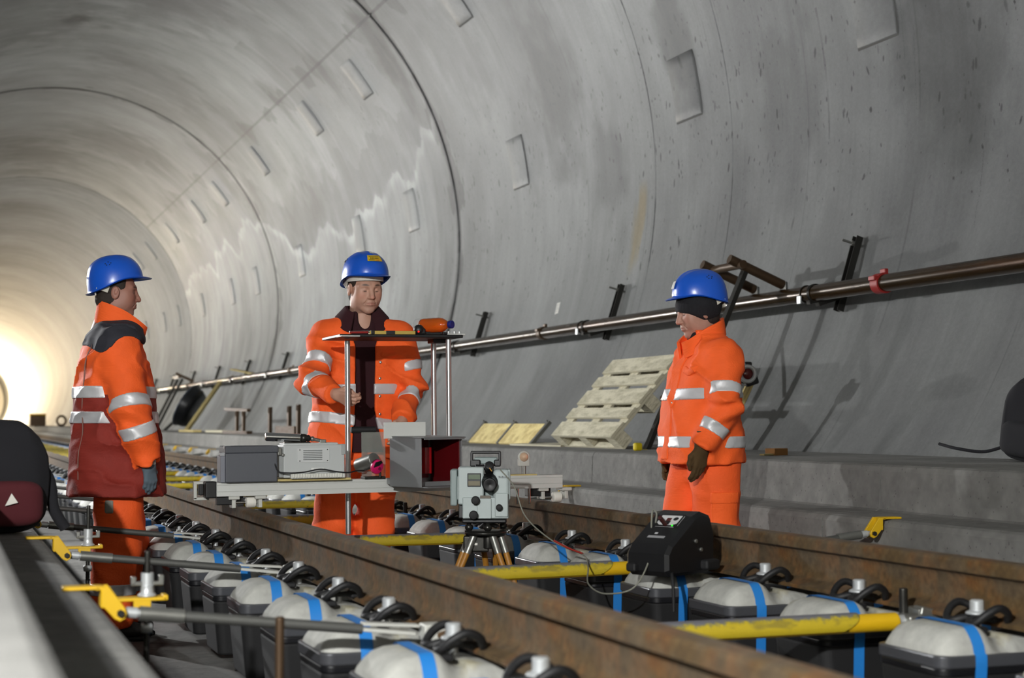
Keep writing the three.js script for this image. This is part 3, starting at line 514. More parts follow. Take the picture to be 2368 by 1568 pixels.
// small litter on the walkway
{ const t = thing('wood_offcut', 'small orange brown wood offcut on the walkway right of the man', 'offcut', [4.6, BENCH + 0.02, -8.3], 0.5); part(t, 'block', rbox(0.14, 0.045, 0.07, 0.004, 1), std(0xa0703c, 0.85)); part(t, 'splinter', rbox(0.2, 0.01, 0.03, 0.002, 1), mTimber, [-0.12, -0.012, 0.02], [0, 0.2, 0]); }
{ const t = thing('wood_stick', 'short stick lying on the walkway behind the jacket hem', 'stick', [4.55, BENCH + 0.013, -9.35], 1.2); part(t, 'stick', [rod(V(-0.12, 0, 0), V(0.12, 0.002, 0), 0.014, 8), rod(V(-0.15, 0, 0), V(-0.12, 0, 0), 0.012, 8)], std(0x7c6038, 0.85)); }
{ const t = thing('tape_measure', 'small yellow tape measure on the walkway beside the pallet', 'tape measure', [4.45, BENCH + 0.028, -9.95], 0.4); part(t, 'case', rbox(0.07, 0.055, 0.035, 0.014, 2), std(0xd8c010, 0.5)); part(t, 'blade', rbox(0.06, 0.003, 0.016, 0.001, 1), std(0xb9a72a, 0.5), [0.06, -0.02, 0]); }
// black tub leaning on the wall with a pole
{
  const t = thing('rubber_tub', 'large round black tub leaning on its rim against the far wall', 'tub', [4.86, 0.62, -32.9]); t.rotation.set(0, 0, 0);
  const shell = lathe([[0, 0.0], [0.36, 0.0], [0.42, 0.1], [0.44, 0.22], [0.455, 0.225], [0.455, 0.25], [0.43, 0.25], [0.41, 0.1], [0.35, 0.03], [0, 0.03]], 40); shell.rotateZ(Math.PI / 2);
  const m = part(t, 'tub_shell', shell, std(0x0d0e11, 0.3)); m.rotation.set(0, -0.5, -0.5);
  const rim = new THREE.TorusGeometry(0.452, 0.02, 8, 40); rim.rotateY(Math.PI / 2); rim.translate(-0.24, 0, 0); const m2 = part(t, 'rim', rim, std(0x3b3f48, 0.3)); m2.rotation.copy(m.rotation);
}
{ const t = thing('timber_pole', 'pale timber pole propped across the black tub', 'pole'); part(t, 'pole', bar(V(4.35, BENCH, -30.8), V(5.36, 1.2, -33), 0.07, 0.07), mTimber); }
{ const t = thing('thin_rod', 'thin dark rod leaning on the wall beside the tub', 'rod'); part(t, 'rod', bar(V(4.75, BENCH, -37), V(5.2, 0.72, -36.2), 0.05, 0.05), mDarkSteel); }
for (const [z, x, L, l] of [[30.2, 4.35, 1.3, 'pale plank on the walkway beside the tub'], [28.2, 4.62, 2.0, 'grey plank on the walkway beside the steel stands']]) { const t = thing('plank', l, 'plank', [x, BENCH + 0.03, -z], 0.06); part(t, 'board', rbox(0.16, 0.045, L, 0.004, 1), l[0] === 'p' ? mTimber : mPallet, null, [0, 0, 0]); }
// rusty stands
function stand(Z, X, kind, label) {
  const t = thing('steel_stand', label, 'stand', [X, BENCH, -Z], 0.1);
  const post = (x, z, h) => part(t, 'post', [at(rbox(0.05, h - 0.09, 0.075, 0.004, 1), x, (h - 0.09) / 2, z), at(rbox(0.05, 0.1, 0.012, 0.003, 1), x, h - 0.05, z + 0.034), at(rbox(0.05, 0.1, 0.012, 0.003, 1), x, h - 0.05, z - 0.034), at(rbox(0.05, 0.012, 0.08, 0.003, 1), x, h - 0.005, z)], mRustSteel);
  if (kind === 2) { post(0, 0.3, 0.38); post(0, -0.1, 0.38); part(t, 'top_bar', at(rbox(0.06, 0.05, 1.4, 0.004, 1), 0, 0.4, -0.1, 0.02), mRustSteel); part(t, 'base_bar', at(rbox(0.1, 0.05, 1.5, 0.004, 1), 0, 0.025, -0.1), mRustSteel); }
  if (kind === 1) { post(0, 0, 0.42); part(t, 'base_plate', rbox(0.12, 0.03, 0.14, 0.004, 1), mRustSteel, [0, 0.015, 0]); }
  if (kind === 3) { post(0, 0.22, 0.44); post(0, -0.2, 0.42); part(t, 'base_bar', at(rbox(0.08, 0.12, 0.9, 0.004, 1), 0, 0.08, -0.3), mRustSteel); }
}
stand(26.4, 4.6, 2, 'rusty steel stand with two posts under a top bar on the far walkway');
stand(23.7, 4.6, 1, 'single rusty slotted steel post standing on the far walkway');
stand(22, 4.6, 3, 'rusty steel stand with two slotted posts next to the man at the trolley');
// things far down the walkway
{ const t = thing('tool_chest', 'dark chest with yellow lid on the far walkway', 'chest', [4.15, BENCH, -78]); part(t, 'chest_body', rbox(0.7, 0.5, 1.2, 0.03, 2), mRustSteel, [0, 0.25, 0]); part(t, 'lid', rbox(0.74, 0.08, 1.25, 0.02, 2), mYellow, [0, 0.54, 0]); }
{ const t = thing('steel_trestle', 'dark trestle leaning over the pipe near the yellow-lidded chest', 'trestle'); for (const Z of [60, 62]) part(t, 'leg', bar(V(4.6, BENCH, -Z), V(5.35, 1.7, -Z), 0.08, 0.08), mDarkSteel); part(t, 'cross_bar', bar(V(5.3, 1.62, -59.8), V(5.3, 1.62, -62.2), 0.07, 0.07), mDarkSteel); part(t, 'arm', bar(V(5.1, 1.8, -60), V(5.6, 1.35, -60), 0.07, 0.07), mDarkSteel); }
{ const t = thing('steel_trestle', 'dark trestle leaning over the pipe just behind the yoke jacket', 'trestle'); for (const Z of [38.5, 39.3]) part(t, 'leg', bar(V(4.75, BENCH, -Z), V(5.36, 1.42, -Z), 0.06, 0.06), mDarkSteel); part(t, 'arm', bar(V(5.2, 1.55, -38.5), V(5.62, 1.36, -38.5), 0.06, 0.06), mRustSteel); part(t, 'cross_bar', bar(V(5.28, 1.46, -38.4), V(5.28, 1.46, -39.4), 0.05, 0.05), mRustSteel); }
{ const t = thing('hose_reel', 'small red brown hose bundle on the far walkway', 'hose', [4.7, BENCH + 0.25, -70]); part(t, 'coil', new THREE.TorusGeometry(0.2, 0.05, 8, 24), mRustSteel, null, [0, 0.4, 0]); }
// rucksacks
function rucksack(name, label, pos, turn, w, h, d, red) {
  const t = thing(name, label, 'rucksack', pos, turn);
  const g = new THREE.SphereGeometry(1, 36, 24), p = g.attributes.position;
  for (let i = 0; i < p.count; i++) { const x = p.getX(i), y = p.getY(i), z = p.getZ(i), q = (v, e) => Math.sign(v) * Math.pow(Math.abs(v), e), taper = 1 - 0.22 * sstep(0.0, 1, y); const n = 0.02 * (vn3(x * 3 + pos[0], y * 3, z * 3) - 0.5); p.setXYZ(i, q(x, 0.5) * w / 2 * taper + n, (q(y, 0.55) * 0.5 + 0.5) * h, q(z, 0.5) * d / 2 * taper * (1 - 0.12 * y) + n); }
  g.computeVertexNormals(); part(t, 'bag_body', g, mBlackCloth);
  const pk = new THREE.SphereGeometry(1, 24, 16), pp = pk.attributes.position; for (let i = 0; i < pp.count; i++) { const q = (v, e) => Math.sign(v) * Math.pow(Math.abs(v), e); pp.setXYZ(i, q(pp.getX(i), 0.5) * w * 0.36, q(pp.getY(i), 0.5) * h * 0.2 + h * 0.27, q(pp.getZ(i), 0.6) * 0.06 + d * 0.46); } pk.computeVertexNormals();
  part(t, 'front_pocket', pk, red ? std(0x4a1018, 0.85) : std(0x1b1b1f, 0.9), null, null, red ? 'dark red pocket' : undefined);
  part(t, 'carry_handle', tube([[-0.04, h * 0.985, -d * 0.2], [-0.03, h + 0.035, -d * 0.22], [0.03, h + 0.035, -d * 0.22], [0.04, h * 0.985, -d * 0.2]], 0.008, 16, 6), mBlackCloth);
  for (const s of [-1, 1]) part(t, 'shoulder_strap', tube([[s * w * 0.2, h * 0.93, -d * 0.42], [s * w * 0.24, h * 0.7, -d * 0.62], [s * w * 0.27, h * 0.35, -d * 0.6], [s * w * 0.33, h * 0.1, -d * 0.4]], 0.016, 24, 8), mBlackCloth);
  part(t, 'zip', tube([[-w * 0.4, h * 0.45, d * 0.37], [-w * 0.3, h * 0.86, d * 0.3], [0, h * 0.95, d * 0.24], [w * 0.3, h * 0.86, d * 0.3], [w * 0.4, h * 0.45, d * 0.37]], 0.004, 40, 6), mDarkSteel);
  return t;
}
{ const t = rucksack('rucksack', 'black backpack standing on the walkway against the tunnel wall', [4.98, BENCH, -6.45], -1.2, 0.32, 0.42, 0.24, false); t.rotation.z = -0.16; part(t, 'waist_strap', tube([[-0.16, 0.05, 0.02], [-0.24, 0.012, 0.06], [-0.36, 0.006, 0.1], [-0.5, 0.006, 0.06]], 0.008, 24, 6), mBlackCloth); }
{ const t = rucksack('rucksack', 'black rucksack with dark red pocket and white tag on the strut side ledge', [0.17, LEDGE, -6.2], 0.35, 0.4, 0.42, 0.25, true); part(t, 'white_tag', extr([[0, 0], [0.045, 0.01], [0.022, 0.042]], 0.003, 0.001), mWhite, [-0.02, 0.11, 0.185]);
  part(t, 'loose_strap', tube([[0.13, 0.3, 0.03], [0.2, 0.2, 0.05], [0.22, 0.08, 0.06], [0.26, 0.012, 0.07]], 0.022, 24, 8), mBlackCloth); }
// ---------------------------------------------------------------- measuring trolley on the rails
const TZ = 7.25, TILT = 0.0108, TB = 0.0434; // trolley frame: origin on the rail plane, slight cant
const trolleyPos = (x, y, z) => { const c = Math.cos(TILT), s = Math.sin(TILT); return [x * c - y * s, x * s + y * c, -TZ + z]; };
const onTrolley = (o, x, y, z, turn = 0) => { o.position.set(...trolleyPos(x, y, z)); o.rotation.set(0, turn, TILT); return o; };
const trolley = thing('track_trolley', 'pale aluminium measuring trolley beam with three poles standing across both rails', 'trolley', [0, 0, -TZ]); trolley.rotation.z = TILT;
{
  const t = trolley, y0 = TB, y1 = TB + 0.062, d = 0.05;
  const prof = [[d, y0], [d, y0 + 0.019], [d - 0.004, y0 + 0.0195], [d - 0.004, y0 + 0.0215], [d, y0 + 0.022], [d, y1 - 0.014], [d - 0.004, y1 - 0.0135], [d - 0.004, y1 - 0.0115], [d, y1 - 0.011], [d, y1], [-d, y1], [-d, y0]];
  const g = extr(prof.map(([a, b]) => [-a, b]), 1.664, 0); g.rotateY(Math.PI / 2); part(t, 'beam', at(g, 1.16, 0, 0), mAlu);
  part(t, 'end_stop', [at(rbox(0.05, 0.075, 0.08, 0.006, 1), 1.137, y0 + 0.03, 0.0), at(rbox(0.02, 0.05, 0.06, 0.004, 1), 1.1, y0 + 0.03, -0.03)], mBlackPlastic);
  part(t, 'end_hook', [at(rbox(0.016, 0.075, 0.03, 0.003, 1), 1.078, y0 + 0.022, -0.05), at(rbox(0.05, 0.014, 0.03, 0.003, 1), 1.095, y0 + 0.06, -0.05), at(rbox(0.07, 0.014, 0.03, 0.003, 1), 1.105, y0 - 0.012, -0.05)], mAluPaint);
  for (const [cx, s] of [[1.3, 1], [2.79, 1]]) {
    for (const o of [-0.06, 0.06]) part(t, 'wheel_bracket', [at(rbox(0.05, 0.016, 0.09, 0.003, 1), cx + o, y0 - 0.008, 0), at(rbox(0.018, 0.05, 0.07, 0.003, 1), cx + o, y0 - 0.03, 0)], mAluPaint);
    const r = 0.026; part(t, 'wheel', at(ccyl(r, 0.045, 24, 0.005), cx + 0.022, r - cx * TILT + 0.001, 0, 0, 0, Math.PI / 2), mWhite, null, null, 'white plastic roller');
    part(t, 'wheel_axle', at(cyl(0.007, 0.14, 12), cx, r - cx * TILT, 0, 0, 0, Math.PI / 2), mChrome);
    part(t, 'guide_block', [at(rbox(0.07, 0.04, 0.05, 0.004, 1), cx - 0.1, y0 - 0.02, 0.0), at(rbox(0.03, 0.05, 0.03, 0.004, 1), cx - 0.025, y0 - 0.024, -0.01)], mBlackPlastic);
  }
  for (const x of [2.6, 2.66]) part(t, 'guide_pin', at(cyl(0.006, 0.075, 10), x, y0 - 0.037, 0.03), mChrome);
  const pole = (x, z, a, b) => part(t, 'pole', at(ccyl(0.0128, b - a, 20, 0.002), x, (a + b) / 2, z), std(0xc4c5c5, 0.3, 0.85), null, null, 'bright aluminium pole');
  pole(1.812, -0.15, -0.16, 0.757); pole(2.262, 0.02, y1, 0.758); pole(2.285, -0.3, y1, 0.758);
  part(t, 'pole_foot', [at(rbox(0.06, 0.02, 0.06, 0.004, 1), 2.262, y1 + 0.01, 0.02), at(rbox(0.06, 0.03, 0.32, 0.004, 1), 2.285, y0 + 0.02, -0.18), at(rbox(0.05, 0.03, 0.16, 0.004, 1), 1.812, y0 + 0.02, -0.11)], mAlu);
  part(t, 'tray', [at(rbox(0.6, 0.014, 0.37, 0.004, 2), 2.03, 0.772, -0.145), at(rbox(0.07, 0.02, 0.1, 0.004, 1), 2.255, 0.757, -0.14)], mBlackPlastic, null, null, 'black tray plate');
  part(t, 'tray_edge', [at(rbox(0.09, 0.006, 0.1, 0.002, 1), 1.775, 0.768, 0.02), at(rbox(0.1, 0.01, 0.3, 0.002, 1), 2.3, 0.782, -0.14)], mAlu);
  for (const x of [2.27, 2.3, 2.325]) part(t, 'tray_screw', at(cyl(0.006, 0.014, 6), x, 0.79, 0.0), mGalv);
  // mounting board
  part(t, 'mounting_board', at(rbox(0.34, 0.011, 0.17, 0.003, 1), 1.6, y1 + 0.0055, 0), mTimber);
}
const TOP = TB + 0.062;
{ // battery
  const t = onTrolley(thing('battery_box', 'dark grey battery box with raised lid at the end of the trolley beam', 'battery'), 1.305, TOP, 0.0, 0);
  part(t, 'case', at(rbox(0.235, 0.132, 0.17, 0.006, 2), 0.006, 0.066, 0), mGreyPlastic); part(t, 'lid', at(rbox(0.24, 0.032, 0.175, 0.005, 2), 0.008, 0.147, 0), std(0x46484e, 0.6));
  part(t, 'side_rib', at(rbox(0.026, 0.12, 0.1, 0.004, 1), -0.118, 0.06, 0.02), std(0x777981, 0.6)); for (const [x, y] of [[-0.118, 0.127], [-0.098, 0.157]]) part(t, 'terminal', at(rbox(0.03, 0.016, 0.03, 0.003, 1), x, y, 0.05), std(0x9a9b9d, 0.5));
  part(t, 'side_strap', [at(rbox(0.02, 0.035, 0.04, 0.004, 1), 0.135, 0.135, 0.06), at(rbox(0.012, 0.012, 0.07, 0.003, 1), 0.15, 0.12, 0.05)], mGalvDull);
}
{ // controller
  const t = onTrolley(thing('control_unit', 'light grey control unit with louvred vent plate on the trolley', 'control unit'), 1.6, TOP + 0.011, 0.0);
  part(t, 'case', [at(rbox(0.285, 0.15, 0.15, 0.006, 2), 0, 0.078, 0), at(rbox(0.25, 0.012, 0.12, 0.004, 1), -0.01, 0.155, 0)], mLightGrey);
  part(t, 'side_cover', at(rbox(0.03, 0.14, 0.14, 0.006, 2), -0.145, 0.075, -0.006), std(0x8d908f, 0.55));
  const v = part(t, 'vent_plate', at(rbox(0.15, 0.066, 0.003, 0.001, 1), -0.005, 0.105, 0.0765), std(0xc0c2c1, 0.5)); for (let k = 0; k < 6; k++) part(v, 'louvre', at(rbox(0.088, 0.0032, 0.005, 0.001, 1), -0.008, 0.086 + k * 0.0082, 0.078), std(0x6f7372, 0.5)); for (const [x, y] of [[-0.068, 0.08], [-0.068, 0.13], [0.06, 0.08], [0.06, 0.13]]) part(v, 'screw', at(cyl(0.0026, 0.003, 8), x, y, 0.079, Math.PI / 2), mDarkSteel);
  const tag = canvasTex(128, 24, (g) => { g.fillStyle = '#d9dad6'; g.fillRect(0, 0, 128, 24); g.fillStyle = '#6b6d6c'; for (let i = 0; i < 11; i++) if (i !== 5 && i !== 8) g.fillRect(28 + i * 7, 8, 4, 8); });
  part(t, 'name_strip', at(rbox(0.06, 0.011, 0.002, 0.0008, 1), 0.015, 0.042, 0.076), std(0xffffff, 0.6, 0, { map: tag }));
  part(t, 'corner_tab', at(rbox(0.018, 0.048, 0.02, 0.003, 1), 0.135, 0.13, 0.07), std(0x9da09f, 0.5));
  const s = part(t, 'terminal_strip', at(rbox(0.25, 0.022, 0.03, 0.003, 1), 0.01, 0.012, 0.095), std(0xcfcfc8, 0.5)); for (let k = 0; k < 19; k++) part(s, 'terminal_tooth', rbox(0.006, 0.018, 0.012, 0.001, 1), std(0xe0dfd6, 0.5), [-0.105 + k * 0.0123, 0.014, 0.112]);
  part(t, 'cable', tube([[-0.185, 0.075, 0.08], [-0.17, 0.035, 0.1], [-0.13, 0.028, 0.118], [-0.06, 0.03, 0.118], [0.02, 0.042, 0.118], [0.09, 0.03, 0.118], [0.15, 0.024, 0.11], [0.2, 0.03, 0.07], [0.24, 0.03, 0.05]], 0.0035, 60, 6), mRubber);
}
{ // silver torch
  const t = onTrolley(thing('torch', 'polished silver tube torch with jointed tail lying on the control unit', 'torch'), 1.5, TOP + 0.197, 0.03, -0.06); t.rotation.z = TILT - 0.05;
  part(t, 'barrel', at(ccyl(0.0195, 0.16, 24, 0.004), -0.035, 0, 0, 0, 0, Math.PI / 2), mChrome); part(t, 'collar', at(lathe([[0, 0], [0.02, 0], [0.02, 0.02], [0.014, 0.03], [0.017, 0.035], [0.012, 0.045], [0, 0.045]], 20), 0.045, 0, 0, 0, 0, -Math.PI / 2), mDarkSteel); part(t, 'joint', [at(new THREE.SphereGeometry(0.012, 14, 10), 0.1, -0.002, 0), at(ccyl(0.008, 0.05, 12), 0.122, -0.006, 0, 0, 0, 1.4), at(rbox(0.03, 0.02, 0.02, 0.004, 1), 0.148, -0.012, 0)], mGalvDull);
  part(t, 'cradle', at(rbox(0.12, 0.012, 0.03, 0.003, 1), 0.03, -0.0245, 0, 0, 0, 0.05), mDarkSteel);
}
// clear screen with the pink sensor tube
{
  const t = onTrolley(thing('sensor_tube', 'clear plastic screen with a tube sensor ending in a bright pink cap', 'sensor'), 1.86, TOP, 0.02);
  part(t, 'clear_screen', at(rbox(0.115, 0.215, 0.004, 0.0015, 1), 0.04, 0.11, -0.03), new THREE.MeshPhysicalMaterial({ color: 0xdfe2dc, roughness: 0.08, transmission: 0.85, thickness: 0, ior: 1.49 }));
  part(t, 'tube', at(ccyl(0.034, 0.12, 28, 0.004), 0.0, 0.075, 0.0, Math.PI / 2 - 0.25, 0.45, 0), mGalvDull);
  const c = part(t, 'pink_cap', at(lathe([[0, 0.0], [0.034, 0.0], [0.034, 0.012], [0.03, 0.017], [0.0, 0.019]], 28), 0, 0, 0, Math.PI / 2, 0, 0), std(0xc9125f, 0.45)); c.position.set(0.028, 0.06, 0.06); c.rotation.set(0.25, 0.45, 0);
  part(c, 'cap_slot', at(extr([[-0.03, 0.004], [-0.02, 0.026], [0.012, 0.03], [0.02, 0.02], [0.0, 0.008]], 0.002, 0), 0, 0, 0.0195), mBlackPlastic); part(c, 'cap_hub', at(cyl(0.007, 0.006, 14), 0.004, -0.006, 0.02, Math.PI / 2), std(0x7a0c3c, 0.5));
  part(t, 'foot_clip', [at(rbox(0.1, 0.012, 0.08, 0.003, 1), 0.03, 0.006, 0), at(cyl(0.006, 0.024, 8), 0.05, 0.02, 0.05)], mDarkSteel); part(t, 'handle_grip', at(ccyl(0.016, 0.12, 14, 0.004), 0.0, 0.228, -0.06, 0, 0, Math.PI / 2), mRubber);
}
{ // sheet metal hood
  const t = onTrolley(thing('prism_hood', 'open grey sheet metal hood, dark red inside, on the trolley beam', 'hood'), 2.088, TOP - 0.03, 0.215, 0.36); part(t, 'mounting_strap', at(rbox(0.08, 0.03, 0.06, 0.004, 1), -0.06, 0.02, -0.145, 0, -0.36), mSheet);
  const w = 0.23, h = 0.225, d = 0.24, th = 0.004, mIn = std(0x5c0d12, 0.35, 0.3);
  for (const x of [-w / 2, w / 2]) part(t, 'side_wall', at(rbox(th, h, d, 0.001, 1), x, h / 2, 0), mSheet); part(t, 'roof_sheet', [at(rbox(w + 0.01, th, d + 0.03, 0.001, 1), 0, h, 0.01, 0.02), at(rbox(w, 0.012, th, 0.001, 1), 0, h - 0.006, d / 2 + 0.02)], mSheet);
  part(t, 'back_sheet', at(rbox(w, h, th, 0.001, 1), 0, h / 2, -d / 2), mSheet); part(t, 'floor_sheet', [at(rbox(w, th, d + 0.05, 0.001, 1), 0, 0.0, 0.02), at(rbox(w * 0.8, 0.02, th, 0.001, 1), 0, 0.012, d / 2 - 0.06)], mSheet);
  part(t, 'red_glow_sheet', [at(rbox(th, h * 0.9, d * 0.9, 0.001, 1), w / 2 - 0.005, h / 2, 0.0), at(rbox(w * 0.45, h * 0.8, th, 0.001, 1), w * 0.2, h / 2 + 0.01, -d / 2 + 0.01)], mIn, null, null, 'sheets coloured with the red inner glow');  // red glow inside the hood, put into the colour of these sheets
  part(t, 'inner_divider', at(rbox(0.05, h * 0.75, 0.004, 0.001, 1), -0.07, h / 2 + 0.01, -0.02), mSheet);
  const pr = new THREE.CylinderGeometry(0.03, 0.03, 0.12, 20); part(t, 'red_reflector', at(pr, 0.035, 0.115, -0.05), std(0xb01018, 0.2)); part(t, 'rear_plate', at(rbox(0.2, 0.075, 0.004, 0.0015, 1), -0.06, h + 0.03, -0.08, 0, -0.36), mAlu);
}
{ // reflector at the end of the beam
  const t = onTrolley(thing('prism_reflector', 'small round glass reflector in a square holder at the walkway end of the beam', 'reflector'), 2.635, TOP, 0.02);
  part(t, 'holder', [at(rbox(0.055, 0.035, 0.02, 0.003, 1), 0, 0.062, 0), at(new THREE.TorusGeometry(0.025, 0.006, 8, 28), 0, 0.088, 0.004)], mAluPaint); part(t, 'stem', [at(cyl(0.006, 0.045, 10), 0.006, 0.024, 0), at(cyl(0.004, 0.04, 10), -0.012, 0.024, 0)], mGalvDull);
  part(t, 'glass', at(new THREE.SphereGeometry(0.023, 20, 14), 0, 0.088, 0.004), new THREE.MeshPhysicalMaterial({ color: 0xd8b79a, roughness: 0.05, metalness: 0.2, clearcoat: 1 })); part(t, 'wood_pad', at(rbox(0.14, 0.006, 0.05, 0.001, 1), -0.01, 0.003, 0), mTimber);
}
// things on the tray
const TRAY = 0.779;
{ const t = onTrolley(thing('folding_rule', 'yellow folding rule lying on the trolley tray', 'ruler'), 1.985, TRAY, 0.02, -0.03); part(t, 'rule_body', at(rbox(0.22, 0.016, 0.03, 0.002, 1), 0, 0.008, 0), std(0xb59a45, 0.6)); part(t, 'dark_band', at(rbox(0.045, 0.0165, 0.031, 0.002, 1), -0.01, 0.0085, 0), mBlackPlastic); part(t, 'hinge', at(rbox(0.02, 0.02, 0.032, 0.003, 1), -0.095, 0.01, 0), mDarkSteel); }
{ const t = onTrolley(thing('pen_clip', 'bright metal pens held at the end of the trolley tray', 'pen'), 1.83, TRAY, 0.02, 0.1); part(t, 'pen', [rod(V(-0.05, 0.008, 0), V(0.05, 0.012, 0.01), 0.006, 10), rod(V(0.05, 0.012, 0.01), V(0.06, 0.012, 0.011), 0.003, 8)], mChrome); part(t, 'pen_barrel', rod(V(-0.06, 0.006, 0.025), V(0.03, 0.008, 0.03), 0.005, 10), mRedPaint); }
{ const t = onTrolley(thing('radio_unit', 'rounded black radio unit with a red light on the tray', 'radio'), 2.12, TRAY, 0.02, 0); part(t, 'radio_body', [at(new THREE.SphereGeometry(0.026, 20, 14), -0.004, 0.022, 0), at(rbox(0.04, 0.03, 0.04, 0.008, 2), 0.006, 0.015, 0)], mBlackPlastic); part(t, 'red_light', at(new THREE.SphereGeometry(0.0045, 12, 8), -0.012, 0.013, 0.024), new THREE.MeshStandardMaterial({ color: 0xff2a20, emissive: 0xff1a10, emissiveIntensity: 1.2 })); part(t, 'side_knob', at(ccyl(0.006, 0.03, 10), 0.034, 0.008, 0.01, 0, 0, Math.PI / 2), mRubber); part(t, 'cable_strip', at(rbox(0.09, 0.01, 0.03, 0.003, 1), 0.075, 0.005, 0), mRubber); }
{ // bottle on its side
  const t = onTrolley(thing('drink_bottle', 'clear bottle of orange drink with blue cap lying on the tray', 'bottle'), 2.2, TRAY + 0.047, -0.03, -0.95);
  const prof = [[0, -0.1], [0.03, -0.1], [0.0365, -0.092], [0.0375, -0.08], [0.036, -0.06], [0.0375, -0.045], [0.0375, 0.02], [0.036, 0.03], [0.0375, 0.04], [0.034, 0.06], [0.02, 0.085], [0.0145, 0.092], [0.0145, 0.1]];
  const g = lathe(prof, 32); g.rotateZ(-Math.PI / 2); part(t, 'bottle_shell', g, new THREE.MeshPhysicalMaterial({ color: 0xffffff, roughness: 0.06, transmission: 1, thickness: 0, ior: 1.45 }));
  const liq = lathe([[0, -0.062], [0.034, -0.062], [0.036, -0.05], [0.036, 0.03], [0.033, 0.058], [0.019, 0.083], [0, 0.085]], 32); liq.rotateZ(-Math.PI / 2); part(t, 'orange_drink', liq, new THREE.MeshPhysicalMaterial({ color: 0xf07a20, roughness: 0.15, transmission: 0.6, thickness: 0.06, attenuationColor: 0xf0700f, attenuationDistance: 0.12, ior: 1.33 }));
  part(t, 'blue_cap', at(ccyl(0.019, 0.02, 24, 0.002), 0.108, 0, 0, 0, 0, Math.PI / 2), std(0x1c2270, 0.4)); part(t, 'rest_block', at(rbox(0.14, 0.012, 0.05, 0.003, 1), 0, -0.04, 0), mBlackPlastic);
}
